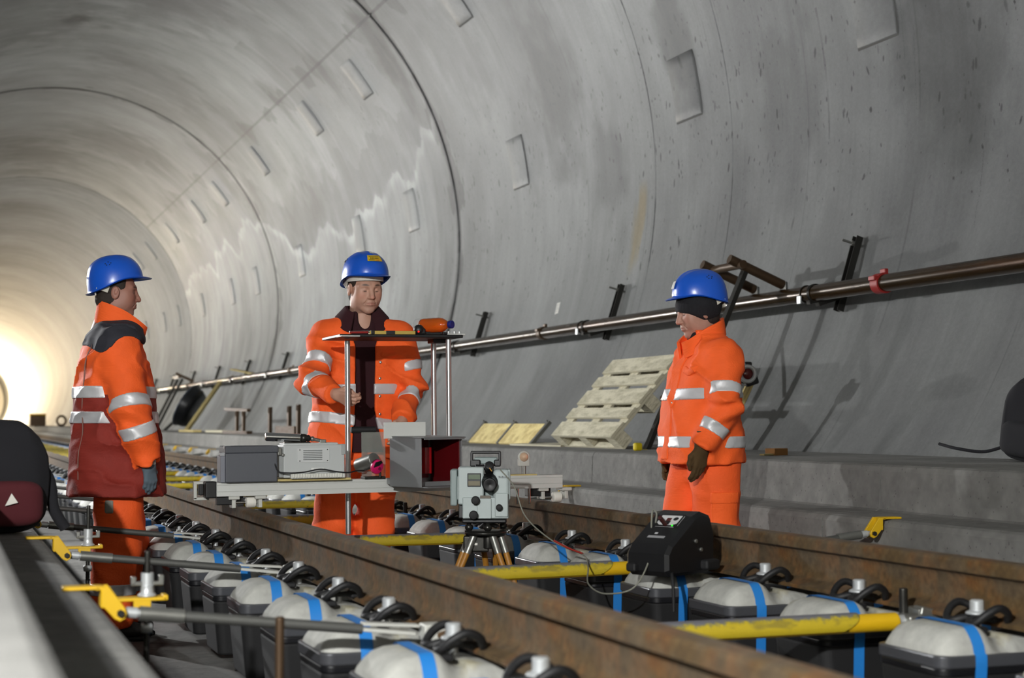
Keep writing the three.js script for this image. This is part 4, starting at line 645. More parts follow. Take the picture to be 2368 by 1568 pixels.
// ---------------------------------------------------------------- total station on its tripod
{
  const t = thing('total_station', 'pale grey-green surveying instrument with black telescope and top handle on a tripod', 'surveying instrument', [2.195, -0.021, -6.5], -0.34);
  part(t, 'lower_body', [at(rbox(0.196, 0.09, 0.15, 0.006, 2), 0, 0.047, 0), at(rbox(0.06, 0.085, 0.01, 0.003, 1), -0.005, 0.045, 0.078), at(rbox(0.055, 0.1, 0.012, 0.004, 1), 0.068, 0.06, 0.078)], mInstr);
  part(t, 'display_column', [at(rbox(0.11, 0.16, 0.13, 0.008, 2), -0.062, 0.14, 0), at(rbox(0.03, 0.1, 0.1, 0.006, 2), -0.115, 0.13, 0)], mInstr); part(t, 'battery_module', [at(rbox(0.03, 0.155, 0.12, 0.008, 2), -0.135, 0.132, 0.0)], mInstrDark);
  part(t, 'column', [at(rbox(0.07, 0.15, 0.13, 0.016, 3), 0.067, 0.135, 0), at(rbox(0.012, 0.13, 0.11, 0.006, 1), 0.1, 0.145, 0)], mInstr); part(t, 'yoke', at(rbox(0.06, 0.07, 0.08, 0.006, 1), 0.012, 0.1, -0.02), mInstrDark);
  const dsp = part(t, 'display_frame', at(rbox(0.058, 0.058, 0.006, 0.003, 1), -0.048, 0.165, 0.066), mBlackPlastic); for (const y of [0.178, 0.151]) part(dsp, 'display', at(rbox(0.05, 0.02, 0.002, 0.001, 1), -0.048, y, 0.0695), std(y > 0.16 ? 0x5d6a55 : 0x716a55, 0.25));
  const scope = lathe([[0, -0.09], [0.028, -0.09], [0.032, -0.08], [0.032, -0.02], [0.04, -0.01], [0.04, 0.03], [0.03, 0.04], [0.03, 0.085], [0.024, 0.09], [0, 0.084]], 28); scope.rotateX(Math.PI / 2);
  part(t, 'telescope', at(scope, 0.018, 0.155, 0.03, 0.1), mBlackPlastic, null, null, 'black telescope barrel'); part(t, 'eyepiece', [at(ccyl(0.02, 0.06, 22, 0.004), 0.016, 0.215, 0.055, Math.PI / 2 - 0.5), at(ccyl(0.012, 0.05, 14), -0.018, 0.218, 0.03, 0, 0, Math.PI / 2)], mBlackPlastic); part(t, 'sight_mark', at(rbox(0.004, 0.018, 0.003, 0.001, 1), 0.022, 0.21, 0.088, 0, 0, 0.6), std(0xb98212, 0.5));
  part(t, 'carry_handle', [at(rbox(0.13, 0.012, 0.028, 0.005, 2), 0.0, 0.281, 0), at(rbox(0.012, 0.055, 0.028, 0.004, 1), -0.06, 0.255, 0), at(rbox(0.012, 0.055, 0.028, 0.004, 1), 0.06, 0.255, 0), at(rbox(0.03, 0.03, 0.03, 0.006, 1), 0.05, 0.235, 0), at(rbox(0.045, 0.03, 0.03, 0.006, 1), -0.045, 0.235, 0)], mBlackPlastic); part(t, 'top_plate', at(rbox(0.1, 0.03, 0.05, 0.006, 1), 0.0, 0.245, -0.03), mInstrDark);
  for (const [x, y, r] of [[-0.042, 0.08, 0.018], [-0.05, 0.018, 0.019], [0.058, 0.05, 0.014]]) part(t, 'drive_knob', at(ccyl(r, 0.035, 20, 0.004), x, y, 0.09, Math.PI / 2), mRubber); part(t, 'keypad', at(rbox(0.045, 0.03, 0.004, 0.001, 1), 0.0, 0.085, 0.078), std(0x5c5347, 0.5));
  const brandPlain = canvasTex(128, 32, (g) => { g.fillStyle = '#a9b3b2'; g.fillRect(0, 0, 128, 32); g.fillStyle = '#252c2e'; for (let i = 0; i < 8; i++) g.fillRect(8 + i * 14, i % 3 === 0 ? 6 : 11, 9, i % 3 === 0 ? 20 : 14); });
  part(t, 'maker_plate', at(rbox(0.045, 0.011, 0.002, 0.0008, 1), 0.076, 0.178, 0.0665), std(0xffffff, 0.5, 0, { map: brandPlain }));
  part(t, 'side_plug', at(rbox(0.02, 0.06, 0.06, 0.005, 1), -0.106, 0.03, 0), mBlackPlastic); part(t, 'levelling_base', [at(rbox(0.19, 0.018, 0.16, 0.008, 2), -0.005, -0.009, 0)], mBlackPlastic);
  for (const [x, z] of [[-0.07, 0.05], [0.01, 0.075], [0.075, -0.05]]) part(t, 'foot_screw', at(lathe([[0, -0.05], [0.012, -0.05], [0.018, -0.04], [0.018, -0.028], [0.01, -0.024], [0.01, -0.016], [0, -0.016]], 18), x, 0, z), mDarkSteel);
  const p = thing('survey_tripod', 'short tripod with orange-brown legs and dark head standing between the rails', 'tripod', [2.195, FLOOR, -6.5], -0.34), hy = -0.021 - FLOOR - 0.052;
  part(p, 'tripod_head', [at(lathe([[0, -0.02], [0.085, -0.02], [0.09, -0.012], [0.09, 0], [0, 0]], 30), 0, hy, 0), at(ccyl(0.026, 0.06, 20), 0.012, hy - 0.045, 0.03), at(rbox(0.11, 0.07, 0.05, 0.008, 1), -0.04, hy - 0.055, 0.02)], mDarkSteel);
  const tagw = part(p, 'white_tag', at(rbox(0.022, 0.01, 0.002, 0.0008, 1), -0.045, hy - 0.055, 0.047), mWhite);
  const mLeg = std(0x9c6a22, 0.5);
  [[200, 0.3], [320, 0.3], [80, 0.3]].forEach(([deg, rr]) => { const c = Math.cos(rad(deg)), s = Math.sin(rad(deg)), e = (k) => V(mix(0.07, rr, k) * c, mix(hy - 0.04, 0.0, k), -mix(0.07, rr, k) * s), px = V(-s, 0, -c).multiplyScalar(0.026);
    const leg = part(p, 'leg', [rod(e(0.08).add(px), e(0.96), 0.013, 12, 0.0115), rod(e(0.08).sub(px), e(0.96), 0.013, 12, 0.0115)], mLeg, null, null, 'orange-brown leg'); part(leg, 'leg_joint', [rod(e(-0.05).add(px), e(0.1).add(px), 0.016, 12), rod(e(-0.05).sub(px), e(0.1).sub(px), 0.016, 12)], mGalvDull); part(leg, 'leg_tip', rod(e(0.9), e(1), 0.018, 10, 0.008), mDarkSteel); });
}
// ---------------------------------------------------------------- black charger on the blocks, with its lead
{
  const t = thing('power_supply', 'black wedge-shaped power unit with white control panel on the sleeper blocks', 'power unit', [2.53, -0.152, -5.36], 0); t.rotation.set(0, 0.5, 0); t.scale.setScalar(1.08);
  const side = extr([[-0.13, 0.012], [-0.115, 0], [0.1, 0], [0.125, 0.02], [0.125, 0.12], [0.105, 0.172], [0.06, 0.185], [0.02, 0.172], [-0.11, 0.085], [-0.13, 0.06]], 0.15, 0.012); at(side, 0, 0, -0.075);
  part(t, 'unit_case', side, mBlackPlastic);
  const faceA = Math.atan2(0.087, 0.13), pan = canvasTex(256, 256, (g) => { g.fillStyle = '#141416'; g.fillRect(0, 0, 256, 256); g.fillStyle = '#c6c6c6'; g.beginPath(); g.moveTo(30, 60); g.lineTo(70, 20); g.lineTo(226, 20); g.lineTo(226, 236); g.lineTo(70, 236); g.lineTo(30, 196); g.closePath(); g.fill(); g.fillStyle = '#121214'; g.fillRect(40, 100, 70, 56); g.beginPath(); g.ellipse(160, 190, 34, 26, 0, 0, 7); g.fill(); g.fillStyle = '#4a1c18'; g.fillRect(110, 96, 66, 50); g.fillStyle = '#7d7d7d'; for (let i = 0; i < 4; i++) g.fillRect(84, 34 + i * 12, 100 - i * 12, 5); });
  const pl = part(t, 'control_panel', rbox(0.07, 0.004, 0.1, 0.0015, 1), [0, 0, 0, 0, 0, 0].map(() => 0) && std(0xffffff, 0.5, 0, { map: pan }), [-0.01, 0.1665, 0], [0, 0, faceA]);
  part(t, 'green_light', new THREE.SphereGeometry(0.0035, 10, 8), new THREE.MeshStandardMaterial({ color: 0x30ff30, emissive: 0x20ff20, emissiveIntensity: 1 }), [-0.035, 0.152, 0.03]);
  part(t, 'type_plate', rbox(0.012, 0.002, 0.07, 0.0008, 1), std(0x8a8a8c, 0.6), [-0.085, 0.116, 0.0], [0, 0, faceA]); part(t, 'small_mark', rbox(0.008, 0.002, 0.012, 0.0008, 1), std(0xb5b5b7, 0.6), [-0.07, 0.127, -0.01], [0, 0, faceA]);
  for (const x of [0.02, 0.05]) part(t, 'socket', at(ccyl(0.007, 0.012, 10), x, 0.12 - x, 0.087, Math.PI / 2), mGalvDull);
  part(t, 'bumper_foot', [at(rbox(0.07, 0.03, 0.04, 0.008, 1), -0.13, 0.016, -0.05), at(rbox(0.06, 0.03, 0.16, 0.008, 1), -0.1, 0.01, 0)], mRubber); part(t, 'bumper_foot', at(rbox(0.08, 0.035, 0.05, 0.01, 1), 0.09, 0.018, 0.09), mRubber); part(t, 'plug', at(ccyl(0.008, 0.05, 12), -0.045, 0.165, 0.0, 0, 0, 0.9), std(0x3a1210, 0.5));
  part(t, 'ground_strap', tube([[-0.09, 0.01, 0.06], [-0.12, -0.005, 0.09], [-0.14, -0.05, 0.11], [-0.145, -0.12, 0.115]], 0.006, 24, 6), mRubber);
  const w = thing('signal_lead', 'thin grey lead looping from the instrument to the black power unit', 'cable');
  part(w, 'lead', tube([[2.225, 0.19, -6.4], [2.27, 0.12, -6.35], [2.3, 0.0, -6.3], [2.37, -0.1, -6.15], [2.42, -0.14, -5.95], [2.36, -0.17, -5.75], [2.28, -0.215, -5.55], [2.27, -0.23, -5.35], [2.33, -0.2, -5.25], [2.42, -0.09, -5.3], [2.47, 0.02, -5.4], [2.485, 0.065, -5.42], [2.49, 0.055, -5.4], [2.475, 0.02, -5.375]], 0.0032, 160, 6), std(0x77776c, 0.6));
  part(w, 'red_section', tube([[2.372, -0.097, -6.145], [2.4, -0.122, -6.05], [2.421, -0.136, -5.955]], 0.0042, 16, 6), std(0x9a2a20, 0.6));
}
// ---------------------------------------------------------------- people: bodies and clothes meshed from smooth distance fields
function isoMesh(f, lo, hi, h, col) {
  const n = [0, 1, 2].map((k) => Math.ceil((hi[k] - lo[k]) / h) + 1), [nx, ny, nz] = n, F = new Float32Array(nx * ny * nz), B = 6, I = (i, j, k) => (k * ny + j) * nx + i;
  for (let k = 0; k < nz; k += B) for (let j = 0; j < ny; j += B) for (let i = 0; i < nx; i += B) {
    const c = f(lo[0] + (i + B / 2) * h, lo[1] + (j + B / 2) * h, lo[2] + (k + B / 2) * h), far = Math.abs(c) > B * h * 1.7;
    for (let kk = k; kk < Math.min(nz, k + B); kk++) for (let jj = j; jj < Math.min(ny, j + B); jj++) for (let ii = i; ii < Math.min(nx, i + B); ii++) F[I(ii, jj, kk)] = far ? c : f(lo[0] + ii * h, lo[1] + jj * h, lo[2] + kk * h);
  }
  const id = new Int32Array(nx * ny * nz).fill(-1), pos = [], idx = [];
  const E = [[0, 1], [2, 3], [4, 5], [6, 7], [0, 2], [1, 3], [4, 6], [5, 7], [0, 4], [1, 5], [2, 6], [3, 7]], v = new Float32Array(8);
  for (let k = 0; k < nz - 1; k++) for (let j = 0; j < ny - 1; j++) for (let i = 0; i < nx - 1; i++) {
    let m = 0; for (let c = 0; c < 8; c++) { v[c] = F[I(i + (c & 1), j + (c >> 1 & 1), k + (c >> 2))]; if (v[c] < 0) m++; }
    if (!m || m === 8) continue;
    let x = 0, y = 0, z = 0, q = 0;
    for (const [a, b] of E) if ((v[a] < 0) !== (v[b] < 0)) { const t = v[a] / (v[a] - v[b]); x += mix(a & 1, b & 1, t); y += mix(a >> 1 & 1, b >> 1 & 1, t); z += mix(a >> 2, b >> 2, t); q++; }
    id[I(i, j, k)] = pos.length / 3; pos.push(lo[0] + (i + x / q) * h, lo[1] + (j + y / q) * h, lo[2] + (k + z / q) * h);
  }
  const quad = (a, b, c, d, s) => { if (a < 0 || b < 0 || c < 0 || d < 0) return; s ? idx.push(a, b, c, a, c, d) : idx.push(a, c, b, a, d, c); };
  for (let k = 1; k < nz - 1; k++) for (let j = 1; j < ny - 1; j++) for (let i = 1; i < nx - 1; i++) {
    const s = F[I(i, j, k)] < 0;
    if (s !== F[I(i + 1, j, k)] < 0) quad(id[I(i, j - 1, k - 1)], id[I(i, j, k - 1)], id[I(i, j, k)], id[I(i, j - 1, k)], s);
    if (s !== F[I(i, j + 1, k)] < 0) quad(id[I(i - 1, j, k - 1)], id[I(i - 1, j, k)], id[I(i, j, k)], id[I(i, j, k - 1)], s);
    if (s !== F[I(i, j, k + 1)] < 0) quad(id[I(i - 1, j - 1, k)], id[I(i, j - 1, k)], id[I(i, j, k)], id[I(i - 1, j, k)], s);
  }
  const g = new THREE.BufferGeometry(); g.setAttribute('position', new THREE.Float32BufferAttribute(pos, 3)); g.setIndex(idx); g.computeVertexNormals();
  if (col) { const c = []; for (let i = 0; i < pos.length; i += 3) c.push(...col(pos[i], pos[i + 1], pos[i + 2])); g.setAttribute('color', new THREE.Float32BufferAttribute(c, 3)); }
  const uv = []; for (let i = 0; i < pos.length; i += 3) uv.push((pos[i] + pos[i + 2]) * 6, pos[i + 1] * 6); g.setAttribute('uv', new THREE.Float32BufferAttribute(uv, 2));
  return g;
}
const smin = (a, b, k) => { const h = Math.max(k - Math.abs(a - b), 0) / k; return Math.min(a, b) - h * h * k * 0.25; };
const smax = (a, b, k) => -smin(-a, -b, k);
function cone(x, y, z, a, b, r1, r2) {
  const px = x - a[0], py = y - a[1], pz = z - a[2], bx = b[0] - a[0], by = b[1] - a[1], bz = b[2] - a[2], t = clamp((px * bx + py * by + pz * bz) / (bx * bx + by * by + bz * bz), 0, 1);
  return Math.hypot(px - bx * t, py - by * t, pz - bz * t) - mix(r1, r2, t);
}
const ell = (x, y, z, c, r) => { const a = (x - c[0]) / r[0], b = (y - c[1]) / r[1], d = (z - c[2]) / r[2], k = Math.sqrt(a * a + b * b + d * d); return (k - 1) * Math.min(...r); };
function loft(rows, e = 2.4) { // rows: [y, rx, rz, cx, cz]
  return (x, y, z, grow = 0) => {
    let i = 0; while (i < rows.length - 2 && y > rows[i + 1][0]) i++;
    const A = rows[i], B = rows[i + 1], t = clamp((y - A[0]) / (B[0] - A[0]), 0, 1), s = t * t * (3 - 2 * t) * 0.5 + t * 0.5;
    const rx = mix(A[1], B[1], s) + grow, rz = mix(A[2], B[2], s) + grow, cx = mix(A[3] || 0, B[3] || 0, s), cz = mix(A[4] || 0, B[4] || 0, s);
    const q = Math.pow(Math.pow(Math.abs(x - cx) / rx, e) + Math.pow(Math.abs(z - cz) / rz, e), 1 / e), d = (q - 1) * Math.min(rx, rz), dy = Math.max(rows[0][0] - grow - y, y - rows[rows.length - 1][0] - grow);
    return dy > 0 ? Math.hypot(Math.max(d, 0), dy) : Math.max(d, dy);
  };
}
const folds = (x, y, z, amp, s = 1) => { const a = vn3(x * 6 * s + 3 + y * 2, y * 11 * s + x * 3, z * 6 * s + 9), b = vn3(x * 15 * s + 8, y * 24 * s + z * 6, z * 15 * s), r = 1 - Math.abs(2 * a - 1); return amp * (0.7 * (a - 0.5) - 0.75 * r * r * r + 0.25 + 0.45 * (b - 0.5)); };
// ---- head, facing +z, centred between chin (-0.115) and crown (+0.12)
function headField(o = {}) {
  const jaw = o.jaw || 0;
  return (x, y, z) => {
    const ax = Math.abs(x);
    let d = ell(x, y, z, [0, 0.035, -0.012], [0.076, 0.09, 0.097]);
    d = smin(d, ell(x, y, z, [0, -0.03, 0.028], [0.064 + jaw, 0.078, 0.064]), 0.04);
    d = smin(d, ell(ax, y, z, [0.042, -0.02, 0.055], [0.022, 0.03, 0.022]), 0.03);           // cheekbones
    d = smin(d, ell(ax, y, z, [0.045, -0.065, 0.012], [0.02, 0.03, 0.035]), 0.03);           // jaw corners
    d = smin(d, ell(x, y, z, [0, -0.096, 0.066], [0.026, 0.02, 0.022]), 0.025);             // chin
    d = smin(d, cone(ax, y, z, [0.012, 0.028, 0.083], [0.045, 0.03, 0.068], 0.012, 0.01), 0.016); // brow
    d = smax(d, -ell(ax, y, z, [0.031, 0.008, 0.1], [0.019, 0.012, 0.019]), 0.012);         // eye sockets
    d = smin(d, ell(ax, y, z, [0.031, 0.006, 0.0735], [0.0145, 0.0125, 0.0135]), 0.004);    // lids
    d = smax(d, -cone(ax, y, z, [0.02, 0.004 - (o.closed || 0), 0.0885], [0.042, 0.0045 - (o.closed || 0), 0.0845], 0.0016, 0.0016), 0.003); // lid slit
    d = smin(d, cone(x, y, z, [0, 0.02, 0.086], [0, -0.026, 0.108], 0.0085, 0.0125), 0.012);  // nose
    d = smin(d, ell(ax, y, z, [0.0125, -0.031, 0.095], [0.0085, 0.0075, 0.0105]), 0.006);
    d = smax(d, -ell(ax, y, z, [0.007, -0.039, 0.1], [0.004, 0.003, 0.005]), 0.002);
    d = smin(d, ell(x, y, z, [0, -0.056, 0.083], [0.028, 0.016, 0.014]), 0.015);             // mouth mound
    d = smin(d, cone(ax, y, z, [0, -0.0545, 0.0965], [0.02, -0.0575, 0.0885], 0.0045, 0.003), 0.005);
    d = smin(d, cone(ax, y, z, [0, -0.0665, 0.0955], [0.018, -0.0645, 0.088], 0.0052, 0.003), 0.005);
    d = smax(d, -cone(ax, y, z, [0, -0.0602, 0.102], [0.026, -0.0612, 0.089], 0.0016, 0.001), 0.003);
    d = smax(d, -cone(ax, y, z, [0.018, -0.04, 0.096], [0.03, -0.062, 0.082], 0.0015, 0.0015), 0.008); // nose-mouth crease
    const ex = ax - 0.076, c = Math.cos(0.35), s = Math.sin(0.35), ez = z + 0.006, X = ex * c - ez * s * 0.5, Z = ez;
    let ear = ell(X, y, Z, [0.006, -0.004, 0], [0.009, 0.032, 0.02]); ear = smax(ear, -ell(X, y, Z, [0.016, 0.002, 0.004], [0.008, 0.018, 0.01]), 0.004); d = smin(d, ear, 0.006);
    d = smin(d, cone(x, y, z, [0, -0.06, -0.018], [0, -0.2, -0.05], 0.056, 0.066), 0.03);       // neck
    return d;
  };
}
const HAND = [[-0.027, 0.088, 0.066, 0.0088], [-0.009, 0.093, 0.074, 0.0092], [0.009, 0.09, 0.069, 0.009], [0.025, 0.082, 0.054, 0.0078]]; // side offset, knuckle distance, finger length, radius (index..little)
function handField(curl, thick = 1, thumbIn = 0.5, spread = 0) { // wrist at origin, fingers along -y, palm facing +z, thumb towards -x
  const segs = [];
  HAND.forEach(([sx, kd, L, r], f) => {
    r *= thick; let x = sx * (1 + spread * 0.2), y = -kd, z = 0.004, a = 0; segs.push([[sx * 0.55, -0.012, 0], [x, y, z], 0.0145 * thick, r * 1.12]);
    [0.46, 0.31, 0.25].forEach((w, k) => { a += curl[f] * (k === 0 ? 0.85 : 1); const nx = x + sx * spread * 0.15, ny = y - Math.cos(a) * L * w * 1.12, nz = z + Math.sin(a) * L * w * 1.12; segs.push([[x, y, z], [nx, ny, nz], r * (1 - k * 0.08), r * (0.94 - k * 0.1)]); x = nx; y = ny; z = nz; });
  });
  const t0 = [-0.022, -0.022, 0.006], t1 = [-0.044, -0.052, 0.014 + 0.012 * thumbIn], t2 = [-0.045 + 0.012 * thumbIn, -0.084, 0.018 + 0.03 * thumbIn], t3 = [-0.04 + 0.022 * thumbIn, -0.108, 0.02 + 0.036 * thumbIn];
  const th = [[t0, t1, 0.0135, 0.012], [t1, t2, 0.0115, 0.0098], [t2, t3, 0.0098, 0.008]];
  return (x, y, z) => {
    let palm = 1; for (let f = 0; f < 4; f++) { const s = segs[f * 4]; palm = smin(palm, cone(x, y, z, s[0], s[1], s[2], s[3]), 0.012); }
    palm = smin(palm, cone(x, y, z, [0, 0.06, -0.002], [0, -0.01, 0], 0.026 * thick, 0.024 * thick), 0.02);
    let d = palm; for (let f = 0; f < 4; f++) { let fd = 1; for (let k = 1; k < 4; k++) { const s = segs[f * 4 + k]; fd = smin(fd, cone(x, y, z, s[0], s[1], s[2] * thick ** 0.3, s[3]), 0.004); } d = smin(d, fd, 0.006); }
    let td = 1; th.forEach((s) => { td = smin(td, cone(x, y, z, s[0], s[1], s[2] * thick, s[3] * thick), 0.006); });
    return smin(d, td, 0.01);
  };
}
function basis(fing, palm) { // rotation taking hand -y -> fing, +z -> palm
  const y = V(...fing).normalize().negate(), z = V(...palm); z.addScaledVector(y, -z.dot(y)).normalize(); const x = y.clone().cross(z); return new THREE.Matrix4().makeBasis(x, y, z);
}
const helmetMat = new THREE.MeshPhysicalMaterial({ color: 0x1356c6, roughness: 0.32, clearcoat: 0.5, clearcoatRoughness: 0.25 });
function helmetGeo() { // crown at +y, peak towards +z, rim near y = 0
  const rx = 0.117, rz = 0.139, H = 0.124, prof = (inner) => (u, v) => {
    const a = u * Math.PI * 2, sx = Math.sin(a), cz = Math.cos(a), k = inner ? 0.965 : 1;
    if (v > 0.8) { const w = (v - 0.8) / 0.2, peak = Math.pow(Math.max(0, cz), 3) * 0.032 + 0.0105, drop = -0.004 * w - 0.01 * Math.pow(Math.max(0, cz), 3) * w * w - 0.046 * sstep(0.55, -0.9, cz); const s = 1; return [rx * k * sx * s + sx * peak * w * 0.6, drop - (inner ? 0.003 : 0), rz * k * cz * s + cz * peak * w]; }
    const y = H * k * Math.cos(v / 0.8 * Math.PI / 2), s = Math.pow(Math.max(0, 1 - Math.pow(y / (H * k), 2.25)), 1 / 2.25);
    const X = rx * k * sx * s, Z = rz * k * cz * s * (1 - 0.03 * sstep(0.5, 0, y / H) * sstep(0, -1, cz)), top = sstep(0.25, 0.9, y / H), ridge = inner ? 0 : top * (0.0045 * Math.exp(-((X / 0.014) ** 2)) + 0.003 * Math.exp(-(((Math.abs(X) - 0.045) / 0.01) ** 2)));
    return [X, y + ridge - 0.046 * sstep(0.55, -0.9, cz) * sstep(0.75, 0, y / H), Z];
  };
  const A = surf(64, 30, prof(false)), Bg = surf(64, 30, prof(true)); Bg.index.array.reverse(); Bg.computeVertexNormals();
  // close the seam normals at u = 0/1
  for (const g of [A, Bg]) { const nrm = g.attributes.normal, W = 65; for (let j = 0; j <= 30; j++) { const p = j * W, q = p + 64, s = V(nrm.getX(p) + nrm.getX(q), nrm.getY(p) + nrm.getY(q), nrm.getZ(p) + nrm.getZ(q)).normalize(); nrm.setXYZ(p, s.x, s.y, s.z); nrm.setXYZ(q, s.x, s.y, s.z); } }
  return merge([A, Bg]);
}
const HELMET = helmetGeo();
const mSkinV = std(0xffffff, 0.55, 0, { vertexColors: true });
const clothBump = tex(256, 256, (i, j) => { const a = tfbm(i, j, 256, 24, 3) * 200 + ((i + j) % 4 < 2 ? 20 : 0); return [a, a, a]; }, false);
const mFluo = std(0xffffff, 0.78, 0, { vertexColors: true, bumpMap: clothBump, bumpScale: 0.0015 });
const mStripe = std(0xc6c6c8, 0.42, 0.15);
const mSnap = std(0xc8c8c4, 0.25, 0.9);
function person(o) {
  const t = thing('person', o.label, 'person', o.pos, o.yaw); if (o.scale) t.scale.setScalar(o.scale); t.updateMatrixWorld(true); const A = o.arms, L = o.legs;
  const torso = loft(o.jacket), W = o.fold ?? 0.023;
  const armF = (s) => { const a = A[s]; return (x, y, z, g = 0) => { const u = smin(cone(x, y, z, a.sh, a.el, a.r[0] + g, a.r[1] + g), cone(x, y, z, a.el, a.wr, a.r[1] + g, a.r[2] + g), 0.03); const e = Math.hypot(x - a.el[0], y - a.el[1], z - a.el[2]); const w = V(a.wr[0] - a.el[0], a.wr[1] - a.el[1], a.wr[2] - a.el[2]).normalize(), cutd = (x - a.wr[0]) * w.x + (y - a.wr[1]) * w.y + (z - a.wr[2]) * w.z; return smax(u, cutd, 0.01) + (e < 0.2 ? 0.009 * Math.sin((y - a.el[1]) * 70 + x * 20 + z * 25) * sstep(0.2, 0.02, e) * (0.4 + vn3(x * 12, y * 12, z * 12)) : 0); }; };
  const aR = armF('R'), aL = armF('L');
  const disp = (x, y, z) => folds(x, y, z, W);
  const cut = o.open; // front opening of the jacket
  const jacket = (x, y, z) => { let d = smin(torso(x, y, z), Math.min(aR(x, y, z), aL(x, y, z)), 0.05) + disp(x, y, z); if (cut) { const w = cut(x, y, z); d = smax(d, w, 0.008); } const up = o.neckCut; if (up) d = smax(d, -ell(x, y, z, up.c, up.r), 0.01); return d; };
  const torsoOnly = (x, y, z) => { let d = torso(x, y, z) + disp(x, y, z); if (cut) d = smax(d, cut(x, y, z), 0.008); return d; };
  const trouserLeg = (s) => { const l = L[s]; return (x, y, z) => { let d = smin(cone(x, y, z, l.hip, l.knee, l.r[0], l.r[1]), cone(x, y, z, l.knee, l.ank, l.r[1], l.r[2]), 0.05); d = Math.max(d, l.ank[1] - 0.03 - y); const k = Math.hypot(x - l.knee[0], y - l.knee[1], z - l.knee[2]); return d + 0.006 * Math.sin(y * 55 + x * 18 + z * 22) * sstep(0.25, 0.05, k) * (0.3 + vn3(x * 9, y * 9, z * 9)); }; };
  const lR = trouserLeg('R'), lL = trouserLeg('L'), seat = (x, y, z) => ell(x, y, z, [0, L.R.hip[1] + 0.03, (L.R.hip[2] + L.L.hip[2]) / 2 - 0.01], [0.175, 0.15, 0.125]);
  const trousers = (x, y, z) => smin(smin(lR(x, y, z), lL(x, y, z), 0.02), seat(x, y, z), 0.05) + folds(x, y, z, 0.018, 0.8);
  // body
  const hm = new THREE.Matrix4().makeRotationFromEuler(new THREE.Euler(o.head.pitch || 0, o.head.yaw || 0, o.head.roll || 0, 'YXZ')).setPosition(...o.head.c);
  const neckBase = o.neck;
  const body = (x, y, z) => { let d = torso(x, y, z, -0.045); d = smin(d, Math.min(cone(x, y, z, A.R.sh, A.R.el, 0.042, 0.036), cone(x, y, z, A.L.sh, A.L.el, 0.042, 0.036)), 0.04); d = smin(d, Math.min(cone(x, y, z, A.R.el, A.R.wr, 0.035, 0.026), cone(x, y, z, A.L.el, A.L.wr, 0.035, 0.026)), 0.02); for (const s of ['R', 'L']) { const l = L[s]; d = smin(d, smin(cone(x, y, z, l.hip, l.knee, 0.066, 0.05), cone(x, y, z, l.knee, l.ank, 0.048, 0.036), 0.03), 0.04); d = smin(d, cone(x, y, z, l.ank, [l.toe[0], 0.05, l.toe[2]], 0.036, 0.03), 0.03); } return smin(d, cone(x, y, z, neckBase, [o.head.c[0], o.head.c[1] - 0.05, o.head.c[2] - 0.02], 0.058, 0.05), 0.04); };
  const skin = o.skin || [0.46, 0.24, 0.165], dark = (c, k) => c.map((v) => v * k);
  const bodyCol = () => skin;
  const geos = [isoMesh(body, [-0.42, -0.02, -0.4], [0.42, o.head.c[1] + 0.05, 0.75], 0.014, bodyCol)];
  const stub = o.stubble ?? 0.35;
  const hg = isoMesh(headField(o.head), [-0.1, -0.2, -0.13], [0.1, 0.135, 0.13], 0.0034, (x, y, z) => {
    const n = vn3(x * 60, y * 60, z * 60) - 0.5, ax = Math.abs(x); let c = skin.map((v) => v * (1 + n * 0.12));
    const lip = sstep(1, 0.55, Math.hypot(x / 0.025, (y + 0.0605) / 0.0115)) * (z > 0.075 ? 1 : 0); c = c.map((v, k) => mix(v, [0.36, 0.13, 0.11][k], lip * 0.5));
    const bw = sstep(1, 0.4, Math.hypot((ax - 0.032) / 0.024, (y - 0.033 + (ax - 0.032) ** 2 * 6) / 0.0065)) * (z > 0.05 ? 1 : 0); c = c.map((v, k) => mix(v, o.hair[k], bw * 0.85));
    const slit = sstep(1, 0.5, Math.hypot((ax - 0.031) / 0.015, (y - 0.0042 + (o.head.closed || 0)) / 0.0032)) * (z > 0.06 ? 1 : 0); c = c.map((v) => v * (1 - 0.82 * slit)); const be = sstep(-0.035, -0.07, y) * (z > -0.02 ? 1 : 0) * (0.6 + n) * (lip > 0.3 ? 0 : 1); c = c.map((v, k) => mix(v, [0.24, 0.19, 0.17][k], stub * clamp(be, 0, 1)));
    const red = sstep(0.03, 0.005, Math.hypot(ax - 0.045, y + 0.02)) * 0.25 + sstep(0.018, 0.004, Math.hypot(x, y + 0.026)) * (z > 0.09 ? 0.3 : 0); c = [c[0] * (1 + red * 0.3), c[1] * (1 - red * 0.2), c[2] * (1 - red * 0.2)];
    return c;
  }); hg.applyMatrix4(hm); geos.push(hg);
  for (const s of ['R', 'L']) {
    const a = A[s]; if (!a.hand) continue; const H = a.hand;
    const g = isoMesh(handField(H.curl, H.glove ? 1.28 : 1, H.thumb ?? 0.5, H.spread || 0), [-0.075, -0.2, -0.06], [0.065, 0.07, 0.11], 0.0032, () => skin);
    const m = basis(H.fing, H.palm); const k = new THREE.Matrix4().makeScale(s === 'R' ? 1 : -1, 1, 1); if (s === 'L') { g.applyMatrix4(k); const ix = g.index.array; for (let i = 0; i < ix.length; i += 3) { const q = ix[i]; ix[i] = ix[i + 1]; ix[i + 1] = q; } }
    // scale -1 mirrors the right hand into a left one
    g.applyMatrix4(m); g.translate(...a.wr); g.computeVertexNormals();
